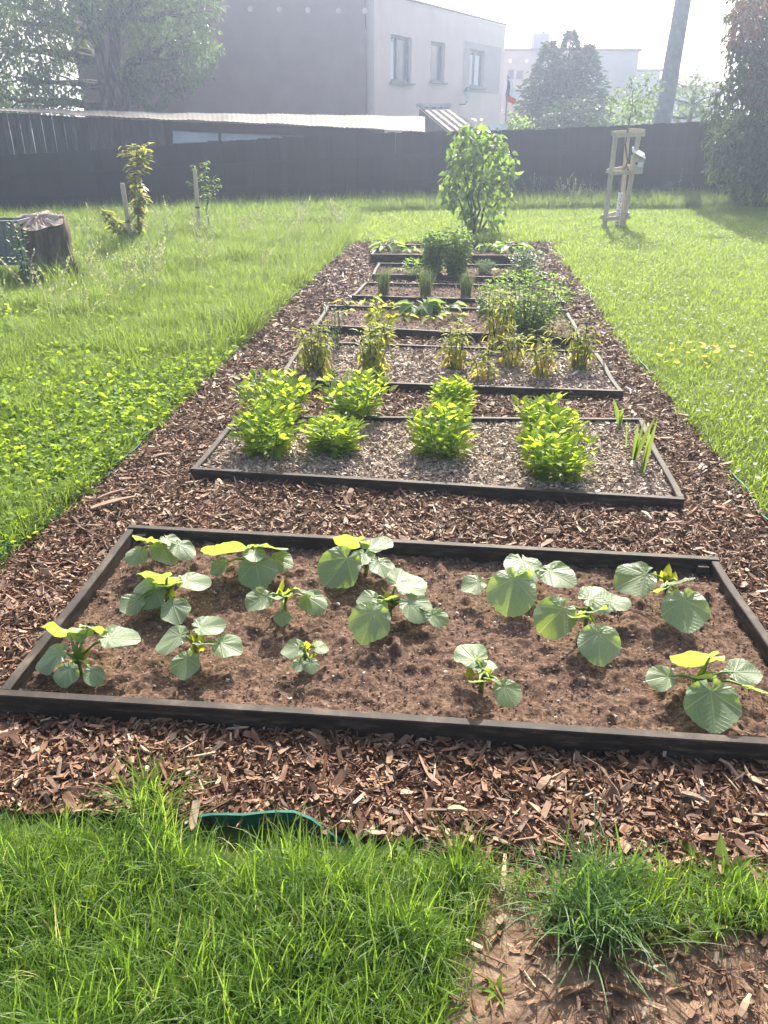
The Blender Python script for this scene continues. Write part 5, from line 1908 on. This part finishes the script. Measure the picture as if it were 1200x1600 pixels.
MB().beam((q[2].x, q[2].y, -.1), q[2] - Vector((0, 0, .03)), .12, .12, (1, 0, 0)).build('post', M['shedwood'], tl)
c4 = [q[0] - Vector((0, 0, .05)), q[3] - Vector((0, 0, .05)), Vector((q[3].x, q[3].y, 0)), Vector((q[0].x, q[0].y, 0))]
part('side_boards', c4 + [p + Vector((.03, .01, 0)) for p in c4], [(0, 1, 2, 3), (7, 6, 5, 4), (0, 4, 5, 1), (1, 5, 6, 2), (2, 6, 7, 3), (3, 7, 4, 0)], M['shedwood'], tl)

# flag on its pole
Yf = 24.5
a, b_ = onY(789, 205, Yf), onY(794, 121, Yf)
tl = thing('flag_pole', (a.x, Yf, 0), 'thin grey flag pole beyond the fence', 'flag pole')
MB().tube([(a.x - .02, Yf, 0), a, b_], .022, 8).build('pole', M['metal'], tl)
MB().tube([b_, b_ + Vector((0, 0, .04)), b_ + Vector((0, 0, .07))], [.03, .035, .005], 8).build('pole_knob', M['metal'], tl)
tl = thing('flag', b_, 'drooping white and red flag with a blue wedge', 'flag')
grid = {}
hoist0, hoist1 = onY(793.5, 122, Yf), onY(788, 150, Yf)
fly0, fly1 = onY(811, 149, Yf + .2), onY(800, 166, Yf + .25)
mid0, mid1 = onY(791, 138, Yf), onY(805, 158, Yf + .25)


def flag_pt(s_, v_):
    # s_: 0 hoist..1 fly, v_: 0 top..1 bottom
    p = hoist0.lerp(hoist1, v_).lerp(fly0.lerp(fly1, v_), s_)
    return p + Vector((.02, -.07, .02)) * math.sin(s_ * 7 + v_ * 2)


def flag_piece(name, mat, fn_inside, off):
    V, F = [], []
    n = 24
    for i in range(n):
        for j in range(n):
            s_, v_ = (i + .5) / n, (j + .5) / n
            if fn_inside(s_, v_):
                k = len(V)
                for ds, dv in ((0, 0), (1, 0), (1, 1), (0, 1)):
                    V.append(tuple(flag_pt((i + ds) / n, (j + dv) / n) + Vector((0, off, 0))))
                F.append((k, k + 1, k + 2, k + 3))
    part(name, V, F, M[mat], tl, smooth=True)


wedge = lambda s_, v_: s_ < .5 * (1 - abs(v_ - .5) * 2)
flag_piece('blue_wedge', 'flag_blue', wedge, 0)
flag_piece('white_band', 'flag_white', lambda s_, v_: not wedge(s_, v_) and v_ < .5, 0)
flag_piece('red_band', 'flag_red', lambda s_, v_: not wedge(s_, v_) and v_ >= .5, 0)
# white sheet over the fence line
p = [onY(764, 196, 23), onY(776, 193, 23.2), onY(790, 194, 23.4), onY(791, 204, 23.4), onY(768, 204, 23)]
tl = thing('white_tarpaulin', (p[0].x, 23, 0), 'white tarpaulin corner showing above the fence below the flag', 'tarpaulin')
part('sheet', p + [v_ + Vector((0, 1.6, -.25)) for v_ in p], [(0, 1, 2, 3, 4), (9, 8, 7, 6, 5)] + [(i, i + 5, (i + 1) % 5 + 5, (i + 1) % 5) for i in range(5)], M['white'], tl)
for i in (0, 2):
    MB().beam((p[i].x, p[i].y + .3, -.1), (p[i].x, p[i].y + .3, p[i].z - .2), .06, .06, (1, 0, 0)).build('post', M['shedwood'], tl)

# ------------------------------------------------------------------ second house, farther right
Yh = 44.0
a, b_ = onY(770, 80, Yh), onY(998, 87, Yh)
zr = a.z
t = thing('far_house', (a.x, Yh, 0), 'lower pale flat house with a chimney behind the dark conifer', 'house')
hole = [(onY(794, 109, Yh), onY(803, 124, Yh)), (onY(807, 110, Yh), onY(817, 124, Yh))]


def yslab(x0, x1, z0, z1, name, mat, y=Yh, th=.3):
    return MB().box(((x0 + x1) / 2, y + th / 2, (z0 + z1) / 2), (x1 - x0, th, z1 - z0)).build(name, mat, t)


x = a.x
for (p, q) in hole:
    yslab(x, p.x, -.3, zr, 'front_wall', M['plaster_far'])
    yslab(p.x, q.x, -.3, q.z, 'front_wall', M['plaster_far'])
    yslab(p.x, q.x, p.z, zr, 'front_wall', M['plaster_far'])
    x = q.x
    w = yslab(p.x, q.x, q.z, p.z, 'window', M['winframe'], Yh + .14, .05)
    MB().box(((p.x + q.x) / 2, Yh + .13, (p.z + q.z) / 2), (q.x - p.x - .12, .012, p.z - q.z - .12)).build('pane', M['glass'], t, w)
yslab(x, b_.x, -.3, zr, 'front_wall', M['plaster_far'])
MB().box((a.x + .15, Yh + 4.3, (zr - .3) / 2), (.3, 8, zr + .3)).build('end_wall', M['plaster_far'], t)
MB().box((b_.x - .15, Yh + 4.3, (zr - .3) / 2), (.3, 8, zr + .3)).build('end_wall', M['plaster_far'], t)
rf = MB().box(((a.x + b_.x) / 2, Yh + 4.1, zr + .05), (b_.x - a.x + .2, 8.5, .1)).build('roof', M['roof'], t)
p, q = onY(833, 53, Yh + 2), onY(855, 82, Yh + 2)
MB().box(((p.x + q.x) / 2, Yh + 2, (p.z + zr + .1) / 2), (q.x - p.x, .9, p.z - zr - .1)).build('chimney', M['plaster_far'], t, rf)
MB().tube([((p.x + q.x) / 2 + .12, Yh + 2, p.z), ((p.x + q.x) / 2 + .12, Yh + 2, p.z + .12)], [.16, .03], 8).build('chimney_cowl', M['roof'], t, rf)
p = onY(861, 70, Yh + 2)
MB().tube([(p.x, p.y, zr), (p.x, p.y, p.z + .4)], [.03, .03], 6).build('vent_pipe', M['roof'], t, rf)
for u in (797, 823, 847):
    p = onY(u, 95, Yh)
    MB().tube([p + Vector((0, .0, 0)), p + Vector((0, -.03, 0))], .09, 10).build('round_vent', M['white'], t)
# third house with pitched roofs
Yg = 52.0
p0, p1 = onY(998, 100, Yg), onY(1034, 100, Yg)
t = thing('gabled_house', (p0.x, Yg, 0), 'distant small house with pitched roof between the far house and the pole', 'house')
MB().box(((p0.x + p1.x) / 2, Yg + 2, p0.z / 2 - .3), (p1.x - p0.x, 4, p0.z)).build('wall', M['plaster_far'], t)
e0, e1 = onY(990, 108, Yg - .4), onY(1036, 104, Yg - .4)
V = [(e0.x, Yg - .4, e0.z), (e1.x, Yg - .4, e0.z), (e1.x, Yg + 2, e0.z + .9), (e0.x, Yg + 2, e0.z + .9), (e0.x, Yg + 4.4, e0.z), (e1.x, Yg + 4.4, e0.z)]
V += [(x, y, z - .12) for x, y, z in V]
part('roof', V, [(0, 1, 2, 3), (3, 2, 5, 4), (9, 8, 7, 6), (10, 11, 8, 9), (0, 6, 7, 1), (4, 5, 11, 10), (0, 3, 9, 6), (3, 4, 10, 9), (1, 7, 8, 2), (2, 8, 11, 5)], M['roof'], t)
p0, p1 = onY(1066, 112, Yg + 3), onY(1112, 130, Yg + 3)
t = thing('red_roof_house', (p0.x, Yg + 3, 0), 'distant house with a faded red roof behind the pole', 'house')
MB().box(((p0.x + p1.x) / 2, Yg + 5, p1.z / 2 - .3), (p1.x - p0.x + 1.5, 4, p1.z)).build('wall', M['plaster_far'], t)
x0, x1 = p0.x - 1.2, p1.x + 1.2
V = [(x0, Yg + 2.6, p1.z - .3), (x1, Yg + 2.6, p1.z - .3), (x1 - 1.4, Yg + 5, p0.z), (x0 + 1.0, Yg + 5, p0.z), (x0, Yg + 7.4, p1.z - .3), (x1, Yg + 7.4, p1.z - .3)]
V += [(x, y, z - .12) for x, y, z in V]
part('roof', V, [(0, 1, 2, 3), (3, 2, 5, 4), (9, 8, 7, 6), (10, 11, 8, 9), (0, 6, 7, 1), (4, 5, 11, 10), (0, 3, 9, 6), (3, 4, 10, 9), (1, 7, 8, 2), (2, 8, 11, 5)], M['redroof'], t)

# ------------------------------------------------------------------ concrete pole
Yp = 23.5
a, b_ = onY(1035, 190, Yp), onY(1064, 20, Yp)
d = (b_ - a) / (b_.z - a.z)
t = thing('concrete_pole', (a.x - d.x * a.z, Yp, 0), 'thick leaning concrete utility pole behind the fence', 'utility pole')
lo, hi = a - d * (a.z + .1), a + d * (8.6 - a.z)
w0, w1 = px_len(1037, 180, 25, Yp) / 2, px_len(1037, 180, 15, Yp) / 2
mb = MB()
n = 10
mb.tube([lo.lerp(hi, i / n) for i in range(n + 1)], [w0 + (w1 - w0) * i / n for i in range(n + 1)], 14)
mb.build('shaft', M['concrete'], t, smooth=True)
MB().beam(hi + Vector((-.9, 0, -.35)), hi + Vector((.9, 0, -.35)), .1, .12).build('crossarm', M['concrete'], t)
for x in (-.8, -.3, .3, .8):
    MB().tube([hi + Vector((x, 0, -.29)), hi + Vector((x, 0, -.1))], [.05, .03], 8).build('insulator', M['white'], t)

# ------------------------------------------------------------------ background trees
def conifer(u, vt, vb, wpx, Y, label, mat='spruce', n=7000, size=.2, shape=1.0):
    top = onY(u, vt, Y)
    bz = 0.3
    base = Vector((top.x, Y, 0))
    Hh = top.z - bz
    Rr = px_len(u, vb, wpx, Y) / 2
    t = thing('conifer', base, label, 'conifer')
    mb = MB()
    mb.tube([base, base + Vector((0, 0, Hh * .5)), top - Vector((0, 0, .1))], [.14, .09, .015], 8)
    mb.build('trunk', M['bark'], t, smooth=True)
    k = RNG.random(n) ** 1.35
    a = RNG.uniform(0, 6.28, n)
    lay = .78 + .28 * np.sin(k * 46 + 1.7 * np.sin(a * 3)) * .5 + .16 * np.sin(a * 7 + k * 20)
    r_ = Rr * (1 - k ** shape) * lay * (1 + .22 * np.sin(a * 2 + 1.3) + .15 * np.sin(a * 3 + k * 9)) * RNG.uniform(.25, 1.0, n) ** .35
    ld_ = RNG.integers(0, 4, n)
    hk = np.array([1.0, .93, .9, .8])[ld_]
    sx_ = np.array([0.0, -.34, .3, -.05])[ld_] * Rr
    sy_ = np.array([0.0, .1, -.1, .4])[ld_] * Rr
    r_ = r_ * np.array([.8, .72, .72, .8])[ld_] * (1 + .25 * RNG.normal(size=n) * (RNG.random(n) < .2))
    P_ = np.stack([base.x + sx_ + np.cos(a) * r_, base.y + sy_ + np.sin(a) * r_, bz + Hh * k * hk], 1)
    D = np.stack([np.cos(a), np.sin(a), RNG.uniform(-.5, .5, n)], 1)
    V, F, T = cloud(card_template(.16, .25), P_, D, rnd_dirs(n, 1.0), RNG.uniform(.6, 1.3, n) * size)
    part('crown', V, F, M[mat], t, tint=T)


conifer(893, 48, 190, 150, 29, 'tall dark conifer behind the fence in front of the far house', n=15000, size=.22, shape=1.7)
hedge('round_shrub', cl([(880, 178, 26), (905, 172, 24), (860, 190, 18), (930, 185, 20), (895, 192, 24), (950, 192, 16)], 25.5, .5), 1, 700, .12, 'spruce', 'rounded dark evergreen shrub peeping over the fence below the conifer', 'shrub')
hedge('leafy_bush', cl([(800, 188, 12), (812, 192, 12), (825, 190, 10)], 23.5, .3), 1, 800, .1, 'pea', 'small bright leafy bush below the flag', 'bush')
crown_tree('fruit_tree', (onY(1080, 200, 27).x, 27, 0), onY(1085, 140, 27), .09, cl([(1075, 150, 20), (1095, 130, 16), (1060, 130, 14), (1100, 160, 20), (1120, 145, 14), (1085, 175, 22), (1062, 175, 14), (1115, 175, 20), (1020, 150, 14), (1010, 175, 18), (985, 180, 18), (1090, 112, 8)], 27, 1), 420, .15, 'bluegreen', 'loose pale fruit tree behind the fence beside the concrete pole', 'tree', LEAF, .3)
hedge('pale_hedge', cl([(965, 178, 20), (990, 165, 16), (940, 172, 16), (1010, 188, 16), (975, 192, 16)], 30, .5), 1, 520, .13, 'pea', 'pale bushes behind the fence between the conifer and the pole', 'hedge')
# reddish tree hanging over the fence at the right
rb = onY(1185, 320, 18.3)
items = [(1185, 20, 32), (1160, 50, 22), (1195, 70, 36), (1172, 95, 32), (1145, 75, 12), (1198, 120, 40), (1158, 135, 26), (1130, 150, 16), (1185, 170, 40), (1145, 185, 28), (1115, 180, 16), (1165, 215, 38), (1195, 240, 44), (1135, 225, 30), (1150, 265, 34), (1190, 285, 40), (1125, 262, 20), (1230, 60, 50), (1240, 140, 60), (1240, 230, 60), (1220, 0, 50), (1190, -30, 40), (1145, 20, 12), (1165, 292, 22)]
crown_tree('copper_tipped_tree', (rb.x, 18.4, 0), onY(1195, 90, 18.4), .1, cl(items, 18.4, .6), 1150, .15, 'copper', 'dense drooping tree with coppery tips overhanging the fence corner', 'tree', card_template(.17, .4), .75)
items = [(1160, 30, 18), (1180, 5, 20), (1190, 50, 16), (1150, 62, 10), (1188, 110, 12), (1180, 130, 14), (1196, 150, 12)]
M['coppery'] = leafmat('coppery_young_leaf', (0.13, 0.07, 0.04), (0.22, 0.12, 0.065), (0.38, 0.2, 0.08), 0.45, 0.45, 0.4)
tt = [o for o in COL.objects if o.name.startswith('copper_tipped_tree')][0]
PP, DD, SS = [], [], []
for c, r_ in cl(items, 17.7, .15):
    n = 120
    d = rnd_dirs(n)
    PP.append(np.array(c) + d * r_ * RNG.uniform(.3, 1, (n, 1)))
    DD.append(d + np.array([0, 0, -.6]))
    SS.append(RNG.uniform(.1, .17, n))
PP, DD, SS = np.concatenate(PP), np.concatenate(DD), np.concatenate(SS)
V, F, T = cloud(card_template(.17, .4), PP, DD, rnd_dirs(len(PP), .6), SS)
part('coppery_shoots', V, F, M['coppery'], tt, tint=T, label='reddish copper young shoots', kind='stuff')

# ------------------------------------------------------------------ the hazy air against the sun
hm = bpy.data.materials.new('haze')
hm.use_nodes = True
hn = hm.node_tree
hn.nodes.clear()
ho = hn.nodes.new('ShaderNodeOutputMaterial')
hv = hn.nodes.new('ShaderNodeVolumePrincipled')
hv.inputs['Color'].default_value = (0.64, 0.75, 1.0, 1)
hv.inputs['Density'].default_value = 0.0043
hv.inputs['Anisotropy'].default_value = 0.62
hn.links.new(hv.outputs[0], ho.inputs['Volume'])
hb = MB()
hb.box((0, 100, 5), (404, 324, 12.4))
ho_ = obj('haze', mesh_np('haze', hb.V, hb.F, hm), None, None, 'pale hazy air lit by the low sun', 'haze', None, 'stuff')
